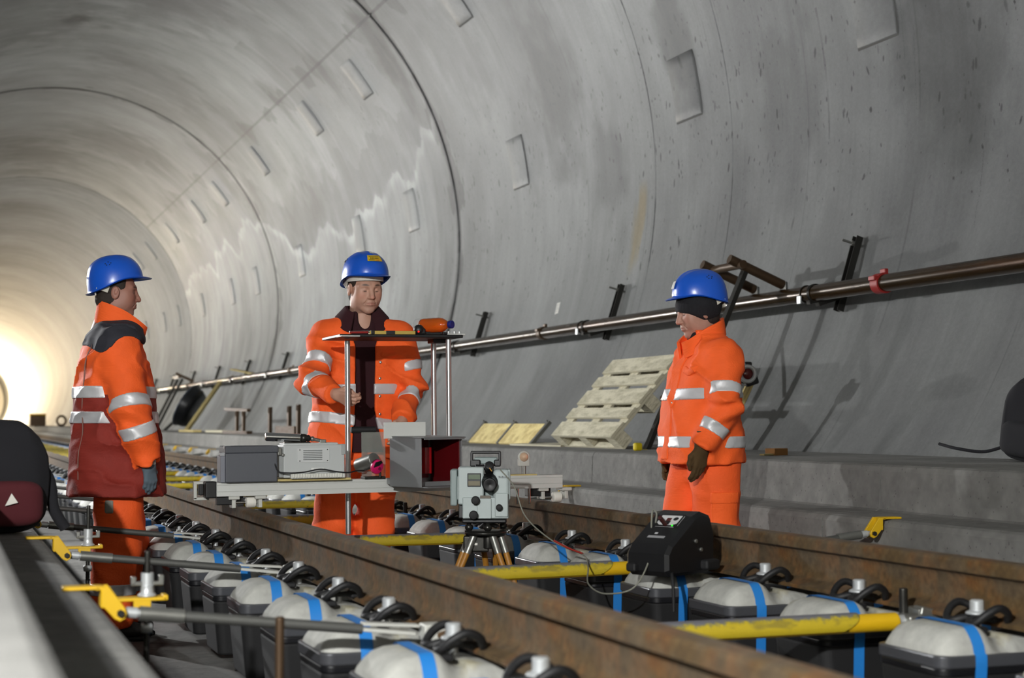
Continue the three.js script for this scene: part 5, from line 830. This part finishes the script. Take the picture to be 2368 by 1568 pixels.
    if (H.glove) { part(t, 'glove', g, H.glove); const c2 = rod(V(...a.wr).addScaledVector(V(...H.fing).normalize(), -0.05), V(...a.wr).addScaledVector(V(...H.fing).normalize(), 0.01), 0.04, 18, 0.036); part(t, 'glove_cuff', c2, H.cuff || H.glove); } else geos.push(g);
  }
  const bg = mergeGeometries(geos.map((g) => g), false); part(t, 'body', bg, mSkinV);
  // trousers, boots
  const tc = o.trouserCol || [0.96, 0.115, 0.014], lowY = Math.min(L.R.ank[1], L.L.ank[1]);
  part(t, 'trousers', isoMesh(trousers, [-0.38, lowY - 0.06, -0.36], [0.38, L.R.hip[1] + 0.2, 0.4], 0.011, (x, y, z) => { const n = 1 + (vn3(x * 8, y * 8, z * 8) - 0.5) * 0.16; return tc.map((v) => v * n); }), mFluo);
  for (const s of ['R', 'L']) {
    const l = L[s], d = V(l.toe[0] - l.ank[0], 0, l.toe[2] - l.ank[2]).normalize(), g = isoMesh((x, y, z) => { let q = smin(ell(x, y, z, [0, 0.055, 0.02], [0.05, 0.05, 0.09]), ell(x, y, z, [0, 0.045, 0.1], [0.052, 0.042, 0.07]), 0.03); q = smin(q, cone(x, y, z, [0, 0.06, -0.03], [0, 0.17, -0.03], 0.05, 0.055), 0.03); return Math.max(q, 0.018 - y); }, [-0.08, -0.01, -0.13], [0.08, 0.21, 0.19], 0.009);
    g.rotateY(Math.atan2(d.x, d.z)); g.translate(l.ank[0], 0, l.ank[2]); const b = part(t, 'boot', g, std(0x1c1815, 0.6)); const so = rbox(0.1, 0.024, 0.27, 0.01, 2); so.translate(0, 0.012, 0.035); so.rotateY(Math.atan2(d.x, d.z)); so.translate(l.ank[0], 0, l.ank[2]); part(b, 'sole', so, mRubber);
  }
  // jacket
  if (o.inner) { const inn = loft(o.jacket); part(t, 'fleece', isoMesh((x, y, z) => smax(smin(inn(x, y, z, -0.028), cone(x, y, z, neckBase, [o.head.c[0], o.head.c[1] - 0.13, o.head.c[2] - 0.03], 0.075, 0.062), 0.04), -ell(x, y, z, o.inner.v, o.inner.vr), 0.01) + folds(x, y, z, 0.008), [-0.3, o.jacket[0][0] + 0.02, -0.25], [0.3, o.head.c[1] - 0.1, 0.32], 0.009), std(0x2c0a12, 0.95)); }
  const jc = o.jacketCol || [0.98, 0.125, 0.014];
  const armsY = Math.min(A.R.wr[1], A.L.wr[1], o.jacket[0][0]) - 0.09;
  part(t, 'jacket', isoMesh(jacket, [-0.42, armsY, -0.34], [0.42, o.jacket[o.jacket.length - 1][0] + 0.06, 0.66], 0.0075, (x, y, z) => { const n = 1 + (vn3(x * 9, y * 9, z * 9) - 0.5) * 0.14 + (vn3(x * 40, y * 40, z * 40) - 0.5) * 0.08; let c = jc; if (o.panel && y < o.panel.y && torso(x, y, z) < Math.min(aR(x, y, z), aL(x, y, z)) + 0.004) c = o.panel.col; return c.map((v) => v * n); }), mFluo);  // below the panel height, torso shade is put into the jacket colour
  // reflective bands
  const bands = (f, slab, lo, hi, name = 'reflective_band', mat = mStripe, off = 0.0045) => part(t, name, isoMesh((x, y, z) => Math.max(f(x, y, z) - off, slab(x, y, z)), lo, hi, 0.006), mat);
  for (const [y, w, tz = 0, tx = 0] of o.torsoBands) bands(torsoOnly, (x, yy, z) => Math.abs(yy - y - z * tz - x * tx) - w / 2, [-0.34, y - 0.13, -0.32], [0.34, y + 0.13, 0.34]);
  for (const s of ['R', 'L']) { const a = A[s], f = s === 'R' ? aR : aL, ff = (x, y, z) => f(x, y, z) + disp(x, y, z); for (const [seg, at0, w] of o.armBands) { const p = seg ? a.el : a.sh, q = seg ? a.wr : a.el, e = V(q[0] - p[0], q[1] - p[1], q[2] - p[2]), len = e.length(), c = V(...p).addScaledVector(e, at0); e.normalize(); const R = 0.13; bands(ff, (x, y, z) => Math.max(Math.abs((x - c.x) * e.x + (y - c.y) * e.y + (z - c.z) * e.z) - w / 2, Math.hypot(x - c.x, y - c.y, z - c.z) - R), [c.x - R, c.y - R, c.z - R], [c.x + R, c.y + R, c.z + R]); } }
  for (const [y, w] of o.legBands || []) for (const f of [lR, lL]) bands((x, yy, z) => f(x, yy, z) + folds(x, yy, z, 0.012, 0.8), (x, yy, z) => Math.abs(yy - y) - w / 2, [-0.32, y - 0.06, -0.3], [0.32, y + 0.06, 0.32]);
  for (const p of o.patches || []) bands(p.on === 'trousers' ? trousers : p.on === 'torso' ? torsoOnly : jacket, p.f, p.lo, p.hi, p.name, p.mat, p.off);
  // snap buttons: marched onto the jacket surface
  const hit = (f, from, dir) => { const p = V(...from), d = V(...dir).normalize(); for (let i = 0; i < 60; i++) { const q = f(p.x, p.y, p.z); if (q < 0.0008) break; p.addScaledVector(d, Math.max(q * 0.7, 0.0006)); } return p; };
  for (const [from, dir, on] of o.snaps || []) { const p = hit(on === 'trousers' ? trousers : jacket, from, dir), g = new THREE.SphereGeometry(0.0075, 12, 8); g.scale(1, 1, 0.45); const m = part(t, 'snap_button', g, mSnap, p.toArray()); m.lookAt(t.localToWorld(p.clone().addScaledVector(V(...dir).normalize(), -1))); }
  for (const ln of o.lines || []) { const pts = ln.pts.map((q) => hit(jacket, q, ln.dir).addScaledVector(V(...ln.dir).normalize(), -0.001).toArray()); part(t, ln.name, tube(pts, ln.r, 40, 6), ln.mat); }
  // collar: [angle range], rows of radius and height around the neck
  const C = o.collar; if (C) {
    const g = (th) => surf(48, 8, (u, v) => { const a = mix(-C.span, C.span, u) , fr = sstep(0.55, 1, Math.abs(u - 0.5) * 2), r = mix(C.r0, C.r1, v) + th, x = Math.sin(a + Math.PI) * r * C.wx, z = Math.cos(a + Math.PI) * r * C.wz; const y = mix(C.y0, C.y1, v) - C.tilt * (z) + fr * mix(C.f0, C.f1, v); return [x + C.c[0] + fr * C.push * Math.sin(a + Math.PI) * 0.02, y, z + C.c[1] + fr * v * C.push * 0.03]; });
    const a1 = g(0.006), a2 = g(-0.006); a2.index.array.reverse(); a2.computeVertexNormals();
    const rim = (v) => surf(48, 1, (u, w) => { const p = (w < 0.5 ? a1 : a2).attributes.position, i = Math.round(u * 48) + (v ? 8 * 49 : 0); return [p.getX(i), p.getY(i), p.getZ(i)]; });
    const e = (side) => surf(8, 1, (u, w) => { const p = (w < 0.5 ? a1 : a2).attributes.position, i = Math.round(u * 8) * 49 + (side ? 48 : 0); return [p.getX(i), p.getY(i), p.getZ(i)]; });
    part(t, 'collar', [a1, a2, rim(0), rim(1), e(0), e(1)], C.mat, null, null, C.label);
    if (C.scarf) part(t, 'neck_scarf', isoMesh((x, y, z) => cone(x, y, z, [C.c[0], C.y0 + 0.02, C.c[1]], [o.head.c[0], o.head.c[1] - 0.1, o.head.c[2] - 0.012], 0.072, 0.067), [-0.11, C.y0 - 0.1, -0.13], [0.11, o.head.c[1], 0.16], 0.008), C.scarf);
  }
  // head gear in the head's own frame
  const hd = (name, geo, mat, label, par = t) => { const g = Array.isArray(geo) ? merge(geo) : geo; g.applyMatrix4(hm); return part(par, name, g, mat, null, null, label); };
  const hair = isoMesh((x, y, z) => { let d = Math.min(ell(x, y, z, [0, 0.035, -0.014], [0.081, 0.094, 0.103]), ell(x, y, z, [0, -0.035, -0.03], [0.071, 0.06, 0.072])); d = smax(d, z - 0.045 + Math.max(0, -0.02 - y) * 1.1, 0.01); d = smax(d, -0.075 - y, 0.01); return smax(d, -ell(Math.abs(x), y, z, [0.085, -0.005, 0.0], [0.02, 0.036, 0.024]), 0.004) + (vn3(x * 90, y * 40, z * 90) - 0.5) * 0.004; }, [-0.11, -0.11, -0.14], [0.11, 0.14, 0.09], 0.0045);
  hd('hair', hair, new THREE.MeshStandardMaterial({ color: new THREE.Color().setRGB(...o.hair), roughness: 0.8 }));
  for (const s of [-1, 1]) hd('eye', at(new THREE.SphereGeometry(0.0117, 14, 10), s * 0.031, 0.0055, 0.0742), std(0x8d8a84, 0.25));
  if (o.cap) hd('woollen_cap', isoMesh((x, y, z) => { let d = ell(x, y, z, [0, 0.03, -0.012], [0.104, 0.104, 0.114]); d = smax(d, -(y + 0.042 + (z < 0 ? z * -0.05 : -z * 0.64)) , 0.008); return smax(d, -ell(x, y, z, [0, 0.03, -0.012], [0.08, 0.093, 0.1]), 0.004) + 0.0012 * Math.sin(Math.atan2(x, z) * 70); }, [-0.12, -0.1, -0.14], [0.12, 0.15, 0.12], 0.005), mBlackCloth, 'black knitted cap');
  const hp = o.helmet, hq = new THREE.Matrix4().makeRotationFromEuler(new THREE.Euler(hp.pitch, 0, 0)).setPosition(0, hp.y, hp.z); const H = (g) => { const q = Array.isArray(g) ? merge(g) : g.clone(); q.applyMatrix4(hq); return q; };
  const hel = hd('helmet', H(HELMET), helmetMat, 'blue safety helmet');
  const hsub = (name, g, mat, label) => hd(name, H(g), mat, label, hel);
  const onDome = (deg, v) => { const a = rad(deg), y = 0.124 * Math.cos(v * Math.PI / 2), s = Math.pow(Math.max(0, 1 - Math.pow(y / 0.124, 2.25)), 1 / 2.25); return V(0.117 * Math.sin(a) * s, y, 0.139 * Math.cos(a) * s); };
  const dots = []; for (const side of [100, -100]) for (const [da, dv] of [[0, 0], [7, 0.05], [-7, 0.05], [3.5, 0.1], [-3.5, 0.1]]) { const p = onDome(side + da, 0.5 + dv), q = onDome(side + da, 0.5 + dv).multiplyScalar(1.003); const g = new THREE.SphereGeometry(0.0028, 8, 6); g.translate(q.x, q.y, q.z); dots.push(g); } hsub('vent_hole', dots, mBlackPlastic);
  const band = surf(48, 1, (u, v) => { const a = u * Math.PI * 2; return [Math.sin(a) * 0.092, mix(-0.03, 0.006, v), Math.cos(a) * 0.112 - 0.006]; }); if (hp.band) hsub('headband', band, std(0xcfccc2, 0.7), 'white headband');
  if (hp.nape) hsub('nape_strap', [at(rbox(0.006, 0.035, 0.06, 0.003, 1), -0.085, -0.032, -0.06, 0.5), at(rbox(0.006, 0.035, 0.06, 0.003, 1), 0.085, -0.032, -0.06, 0.5), at(rbox(0.12, 0.03, 0.008, 0.003, 1), 0, -0.05, -0.1)], std(0xc8c4b6, 0.7), 'white nape strap');
  const deco = (deg, v0, w, h, mat, name, lift = 1.045) => { const g = surf(8, 4, (u, v) => { const p = onDome(deg + (u - 0.5) * w, v0 - (v - 0.5) * h).multiplyScalar(lift); return p.toArray(); }); hsub(name, g, mat); };
  for (const d of hp.stickers || []) deco(...d);
  return t;
}
const stick = canvasTex(128, 64, (g) => { g.fillStyle = '#d8b21c'; g.fillRect(0, 0, 128, 64); g.fillStyle = '#4b3a12'; for (let i = 0; i < 9; i++) g.fillRect(14 + i * 11, 10, 7, 8); for (let i = 0; i < 6; i++) g.fillRect(24 + i * 13, 28, 9, 12); g.fillRect(12, 50, 46, 6); g.fillStyle = '#b33a1a'; g.fillRect(62, 50, 40, 6); });
const mStickY = std(0xffffff, 0.5, 0, { map: stick }), mStickW = std(0xd9d9d6, 0.5), mGloveBrown = std(0x4a3618, 0.9), mGloveGrey = std(0x5d6d78, 0.85), mGloveCuff = std(0x9a9a95, 0.85), mYoke = std(0x2b2b33, 0.85), mPiping = std(0x7d5a50, 0.6), mCollarOrange = new THREE.MeshStandardMaterial({ color: new THREE.Color().setRGB(0.98, 0.125, 0.014), roughness: 0.8, bumpMap: clothBump, bumpScale: 0.0015 });
const PSI = rad(19.5998);
const facing = (r, f) => { const x = r * Math.cos(PSI) + f * Math.sin(PSI), z = r * Math.sin(PSI) - f * Math.cos(PSI); return Math.atan2(x, z); }; // r: towards image right, f: away
// man at the trolley
person({
  label: 'man in open orange jacket over maroon fleece, one hand on the trolley pole', pos: [2.015, FLOOR, -7.98], yaw: facing(0.17, -0.985), skin: [0.5, 0.28, 0.2], hair: [0.03, 0.018, 0.012], stubble: 0.3,
  head: { c: [0.01, 1.712, 0.13], yaw: 0.3, pitch: 0.2, roll: 0.02, closed: 0.004 }, neck: [0, 1.5, 0.07],
  jacket: [[0.86, 0.255, 0.185, -0.015, -0.02], [1.0, 0.25, 0.178, -0.01, -0.01], [1.18, 0.238, 0.168, 0, 0.015], [1.38, 0.232, 0.155, 0, 0.05], [1.505, 0.2, 0.118, 0, 0.075], [1.57, 0.12, 0.09, 0, 0.08], [1.6, 0.088, 0.08, 0, 0.08]],
  open: (x, y, z) => { const w = y > 1.42 ? mix(0.05, 0.095, (y - 1.42) / 0.14) : y > 1.1 ? 0.05 : mix(0.085, 0.05, (y - 0.86) / 0.24), xc = y > 1.1 ? 0.01 : mix(0.03, 0.01, (y - 0.86) / 0.24); return z < 0.04 ? -1 : Math.min(w - Math.abs(x - xc), z - 0.04); },
  inner: { v: [0.01, 1.6, 0.2], vr: [0.05, 0.12, 0.09] },
  arms: { R: { sh: [-0.185, 1.485, 0.08], el: [-0.27, 1.24, 0.27], wr: [-0.158, 1.175, 0.49], r: [0.076, 0.063, 0.056], hand: { fing: [0.55, -0.36, 0.75], palm: [0.75, 0.25, -0.45], curl: [0.75, 0.85, 0.9, 0.95], thumb: 0.4 } }, L: { sh: [0.185, 1.485, 0.08], el: [0.255, 1.21, 0.12], wr: [0.185, 1.05, 0.31], r: [0.076, 0.063, 0.056], hand: { fing: [-0.15, -0.7, 0.6], palm: [-0.7, 0.1, -0.5], curl: [0.4, 0.45, 0.5, 0.55], thumb: 0.5 } } },
  legs: { R: { hip: [-0.105, 0.9, -0.01], knee: [-0.14, 0.5, 0.035], ank: [-0.155, 0.1, -0.03], toe: [-0.19, 0.05, 0.1], r: [0.108, 0.096, 0.098] }, L: { hip: [0.085, 0.9, -0.01], knee: [0.07, 0.5, 0.03], ank: [0.07, 0.1, -0.03], toe: [0.1, 0.05, 0.1], r: [0.108, 0.094, 0.098] } },
  torsoBands: [[1.205, 0.055, 0, 0.02], [1.035, 0.058, 0.05, -0.12]], armBands: [[0, 0.62, 0.05], [1, 0.3, 0.05]], legBands: [[0.3, 0.05]],
  patches: [{ name: 'chest_pocket', on: 'torso', mat: mCollarOrange, off: 0.006, f: (x, y, z) => Math.max(Math.abs(x - 0.14) - 0.055, Math.abs(y - 1.38) - 0.014, 0.05 - z), lo: [0.06, 1.34, 0], hi: [0.22, 1.42, 0.3] }],
  snaps: [1.34, 1.26, 1.17, 1.08].map((y) => [[0.085, y, 0.5], [0, 0, -1]]),
  collar: { span: 2.65, r0: 0.076, r1: 0.125, y0: 1.63, y1: 1.575, wx: 1.05, wz: 1.0, tilt: 0.1, f0: -0.03, f1: -0.075, push: 0.6, c: [0, 0.085], mat: std(0x330c15, 0.95), label: 'maroon fleece collar' },
  helmet: { y: 0.066, z: -0.008, pitch: -0.2, nape: true, band: true, stickers: [[4, 0.56, 44, 0.2, mStickY, 'yellow_sticker'], [4, 0.3, 16, 0.12, mStickW, 'white_mark']] },
});
// man in the woollen cap
person({
  label: 'man in buttoned orange jacket with black woollen cap under his blue helmet', pos: [3.45, FLOOR, -6.95], yaw: facing(-0.95, -0.3), skin: [0.42, 0.22, 0.16], hair: [0.02, 0.013, 0.01], stubble: 0.2,
  head: { c: [0, 1.568, 0.022], yaw: -0.05, pitch: 0.22, roll: 0, closed: 0.003 }, neck: [0, 1.39, -0.03],
  jacket: [[0.85, 0.235, 0.19, 0, 0.01], [0.98, 0.23, 0.178, 0, 0.01], [1.12, 0.222, 0.165, 0, 0.005], [1.28, 0.222, 0.15, 0, -0.01], [1.38, 0.195, 0.118, 0, -0.025], [1.445, 0.115, 0.09, 0, -0.02], [1.475, 0.085, 0.08, 0, -0.012]],
  arms: { R: { sh: [-0.18, 1.36, -0.04], el: [-0.265, 1.1, -0.07], wr: [-0.25, 0.9, 0.05], r: [0.078, 0.068, 0.06], hand: { fing: [0.02, -0.95, 0.2], palm: [0.9, 0, 0.1], curl: [0.35, 0.4, 0.45, 0.5], glove: mGloveBrown } }, L: { sh: [0.18, 1.36, -0.03], el: [0.265, 1.1, 0.005], wr: [0.25, 0.925, 0.115], r: [0.08, 0.07, 0.06], hand: { fing: [0.0, -0.97, 0.1], palm: [-0.85, 0, 0.25], curl: [0.3, 0.35, 0.4, 0.45], glove: mGloveBrown } } },
  legs: { R: { hip: [-0.1, 0.86, 0.0], knee: [-0.11, 0.48, 0.075], ank: [-0.12, 0.1, 0.05], toe: [-0.13, 0.05, 0.2], r: [0.112, 0.1, 0.1] }, L: { hip: [0.1, 0.86, -0.02], knee: [0.11, 0.48, -0.02], ank: [0.12, 0.1, -0.06], toe: [0.13, 0.05, 0.1], r: [0.118, 0.105, 0.1] } },
  torsoBands: [[1.178, 0.056, -0.04], [0.945, 0.056, 0.0]], armBands: [[0, 0.68, 0.056], [1, 0.5, 0.056]], legBands: [[0.28, 0.05]],
  patches: [
    { name: 'pocket_flap', on: 'trousers', mat: mCollarOrange, off: 0.008, f: (x, y, z) => Math.max(0.06 - x, Math.abs(y - 0.685) - 0.026, Math.abs(z + 0.02) - 0.072), lo: [0.05, 0.63, -0.14], hi: [0.32, 0.74, 0.1] },
    { name: 'thigh_pocket', on: 'trousers', mat: mCollarOrange, off: 0.005, f: (x, y, z) => Math.max(0.06 - x, Math.abs(y - 0.6) - 0.075, Math.abs(z + 0.02) - 0.068), lo: [0.05, 0.5, -0.14], hi: [0.32, 0.7, 0.1] },
    { name: 'chest_pocket', on: 'torso', mat: mCollarOrange, off: 0.006, f: (x, y, z) => Math.max(Math.abs(x - 0.115) - 0.055, Math.abs(y - 1.275 - Math.abs(x - 0.115) * 0.3) - 0.018, 0.02 - z), lo: [0.04, 1.22, 0], hi: [0.2, 1.34, 0.25] },
    { name: 'front_placket', on: 'torso', mat: mCollarOrange, off: 0.005, f: (x, y, z) => Math.max(Math.abs(x - 0.01) - 0.03, Math.abs(y - 1.13) - 0.27, 0.02 - z), lo: [-0.04, 0.84, 0], hi: [0.06, 1.42, 0.27] }],
  snaps: [...[1.36, 1.24, 1.13, 1.02, 0.93].map((y) => [[0.03, y, 0.45], [0, 0, -1]]), [[0.5, 0.69, 0.03], [-1, 0, 0], 'trousers'], [[0.5, 0.69, -0.07], [-1, 0, 0], 'trousers']],
  collar: { span: 2.9, r0: 0.1, r1: 0.09, y0: 1.415, y1: 1.5, wx: 1.0, wz: 1.08, tilt: 0.45, f0: -0.02, f1: -0.035, push: 0.8, c: [0, -0.005], mat: mCollarOrange, label: 'upright orange collar', scarf: mBlackCloth },
  cap: true, helmet: { y: 0.08, z: -0.032, pitch: -0.13, nape: true, stickers: [[0, 0.7, 18, 0.2, mStickW, 'white_mark'], [160, 0.8, 5, 0.05, mStickW, 'white_mark']] },
});
// man with the grey yoke
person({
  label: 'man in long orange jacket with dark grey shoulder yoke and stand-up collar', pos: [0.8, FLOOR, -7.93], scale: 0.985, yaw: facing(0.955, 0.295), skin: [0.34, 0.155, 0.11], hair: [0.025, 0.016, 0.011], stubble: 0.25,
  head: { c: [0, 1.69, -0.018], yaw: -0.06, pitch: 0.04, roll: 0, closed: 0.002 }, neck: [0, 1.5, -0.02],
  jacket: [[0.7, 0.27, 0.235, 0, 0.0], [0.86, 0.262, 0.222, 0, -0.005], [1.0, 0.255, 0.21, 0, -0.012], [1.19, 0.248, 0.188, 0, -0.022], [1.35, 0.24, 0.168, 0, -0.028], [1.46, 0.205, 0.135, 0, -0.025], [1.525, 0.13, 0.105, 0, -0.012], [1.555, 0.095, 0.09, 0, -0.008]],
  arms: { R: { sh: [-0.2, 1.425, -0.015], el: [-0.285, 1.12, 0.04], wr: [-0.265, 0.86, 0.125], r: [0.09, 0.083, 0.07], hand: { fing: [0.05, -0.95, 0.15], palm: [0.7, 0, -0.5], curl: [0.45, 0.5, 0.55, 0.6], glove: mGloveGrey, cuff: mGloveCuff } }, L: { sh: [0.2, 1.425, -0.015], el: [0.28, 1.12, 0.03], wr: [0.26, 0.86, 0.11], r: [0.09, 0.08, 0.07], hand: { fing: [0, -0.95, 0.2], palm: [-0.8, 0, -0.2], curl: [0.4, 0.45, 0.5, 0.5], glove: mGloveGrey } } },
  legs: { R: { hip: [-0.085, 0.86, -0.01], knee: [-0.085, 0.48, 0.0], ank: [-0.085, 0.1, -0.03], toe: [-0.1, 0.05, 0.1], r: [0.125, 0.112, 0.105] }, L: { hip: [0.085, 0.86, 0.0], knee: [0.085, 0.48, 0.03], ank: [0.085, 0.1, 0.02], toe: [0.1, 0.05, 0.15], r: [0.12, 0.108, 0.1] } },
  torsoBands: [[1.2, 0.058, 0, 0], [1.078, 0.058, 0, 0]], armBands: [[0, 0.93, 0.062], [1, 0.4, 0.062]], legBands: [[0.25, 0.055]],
  panel: { y: 1.185, col: [0.24, 0.019, 0.01] },  // shade on the lower torso painted as dark red, edge under the band
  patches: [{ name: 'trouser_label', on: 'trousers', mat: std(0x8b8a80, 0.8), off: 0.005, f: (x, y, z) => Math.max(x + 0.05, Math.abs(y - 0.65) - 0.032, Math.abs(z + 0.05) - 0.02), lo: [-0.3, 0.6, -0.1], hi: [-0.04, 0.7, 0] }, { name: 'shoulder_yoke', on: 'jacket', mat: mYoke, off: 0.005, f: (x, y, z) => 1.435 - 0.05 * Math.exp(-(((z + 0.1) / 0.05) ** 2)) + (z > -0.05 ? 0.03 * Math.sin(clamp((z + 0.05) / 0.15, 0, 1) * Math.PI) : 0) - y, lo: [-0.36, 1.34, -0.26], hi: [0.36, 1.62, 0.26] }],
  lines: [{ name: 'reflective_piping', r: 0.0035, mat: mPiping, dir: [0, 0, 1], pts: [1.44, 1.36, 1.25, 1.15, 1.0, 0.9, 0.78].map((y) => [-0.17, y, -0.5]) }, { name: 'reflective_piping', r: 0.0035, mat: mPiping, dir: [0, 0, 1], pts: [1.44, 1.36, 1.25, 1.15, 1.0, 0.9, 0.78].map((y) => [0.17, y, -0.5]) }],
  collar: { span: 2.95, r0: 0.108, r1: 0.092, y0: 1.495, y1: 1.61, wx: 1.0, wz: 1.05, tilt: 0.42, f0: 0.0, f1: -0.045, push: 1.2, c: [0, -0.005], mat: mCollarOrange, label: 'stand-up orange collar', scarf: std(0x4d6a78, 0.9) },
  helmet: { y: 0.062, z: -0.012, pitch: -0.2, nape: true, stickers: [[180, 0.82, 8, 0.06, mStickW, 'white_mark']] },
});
// ---------------------------------------------------------------- lamps
LAMPS.forEach(([x, y, z, cd, col], i) => {
  const t = thing('tunnel_lamp', 'caged work lamp on the tunnel wall opposite the pipe', 'lamp', [x, y, z], 0, 'work lamps along the lamp side wall');
  part(t, 'lamp_arm', rod(V(-0.05, 0.1, 0), V(-0.44, 0.12, 0), 0.018, 10), mDarkSteel); part(t, 'lamp_cap', at(lathe([[0, 0.155], [0.05, 0.155], [0.13, 0.124], [0.15, 0.116], [0.15, 0.111], [0.12, 0.114], [0, 0.124]], 24), 0, 0, 0), mDarkSteel);
  part(t, 'glowing_globe', new THREE.SphereGeometry(0.07, 20, 14), new THREE.MeshStandardMaterial({ color: 0xffffff, emissive: col, emissiveIntensity: 6 }));
  const l = new THREE.PointLight(col, cd, 0, 2); l.castShadow = true; l.shadow.radius = 3; l.shadow.bias = -0.002; l.name = 'lamp_light'; t.add(l);
});
{
  const [x, y, z, cd, col] = FAR_LAMP, t = thing('flood_lamp', 'glaring flood lamp on a mast between the rails down the tunnel', 'lamp', [x, y, z]);
  part(t, 'mast', rod(V(0, -0.3, -0.1), V(0, FLOOR - y, -0.1), 0.04, 12), mDarkSteel); part(t, 'lamp_head', at(lathe([[0, 0.3], [0.08, 0.3], [0.2, 0.24], [0.26, 0.23], [0.26, 0.225], [0, 0.225]], 24), 0, 0, 0), mDarkSteel);
  part(t, 'glowing_globe', new THREE.SphereGeometry(0.22, 24, 16), new THREE.MeshStandardMaterial({ color: 0xffffff, emissive: col, emissiveIntensity: 30 }));
  const l = new THREE.PointLight(col, cd, 0, 2); l.castShadow = true; l.shadow.radius = 10; l.name = 'flood_light'; t.add(l);
}
renderer.render(scene, camera);
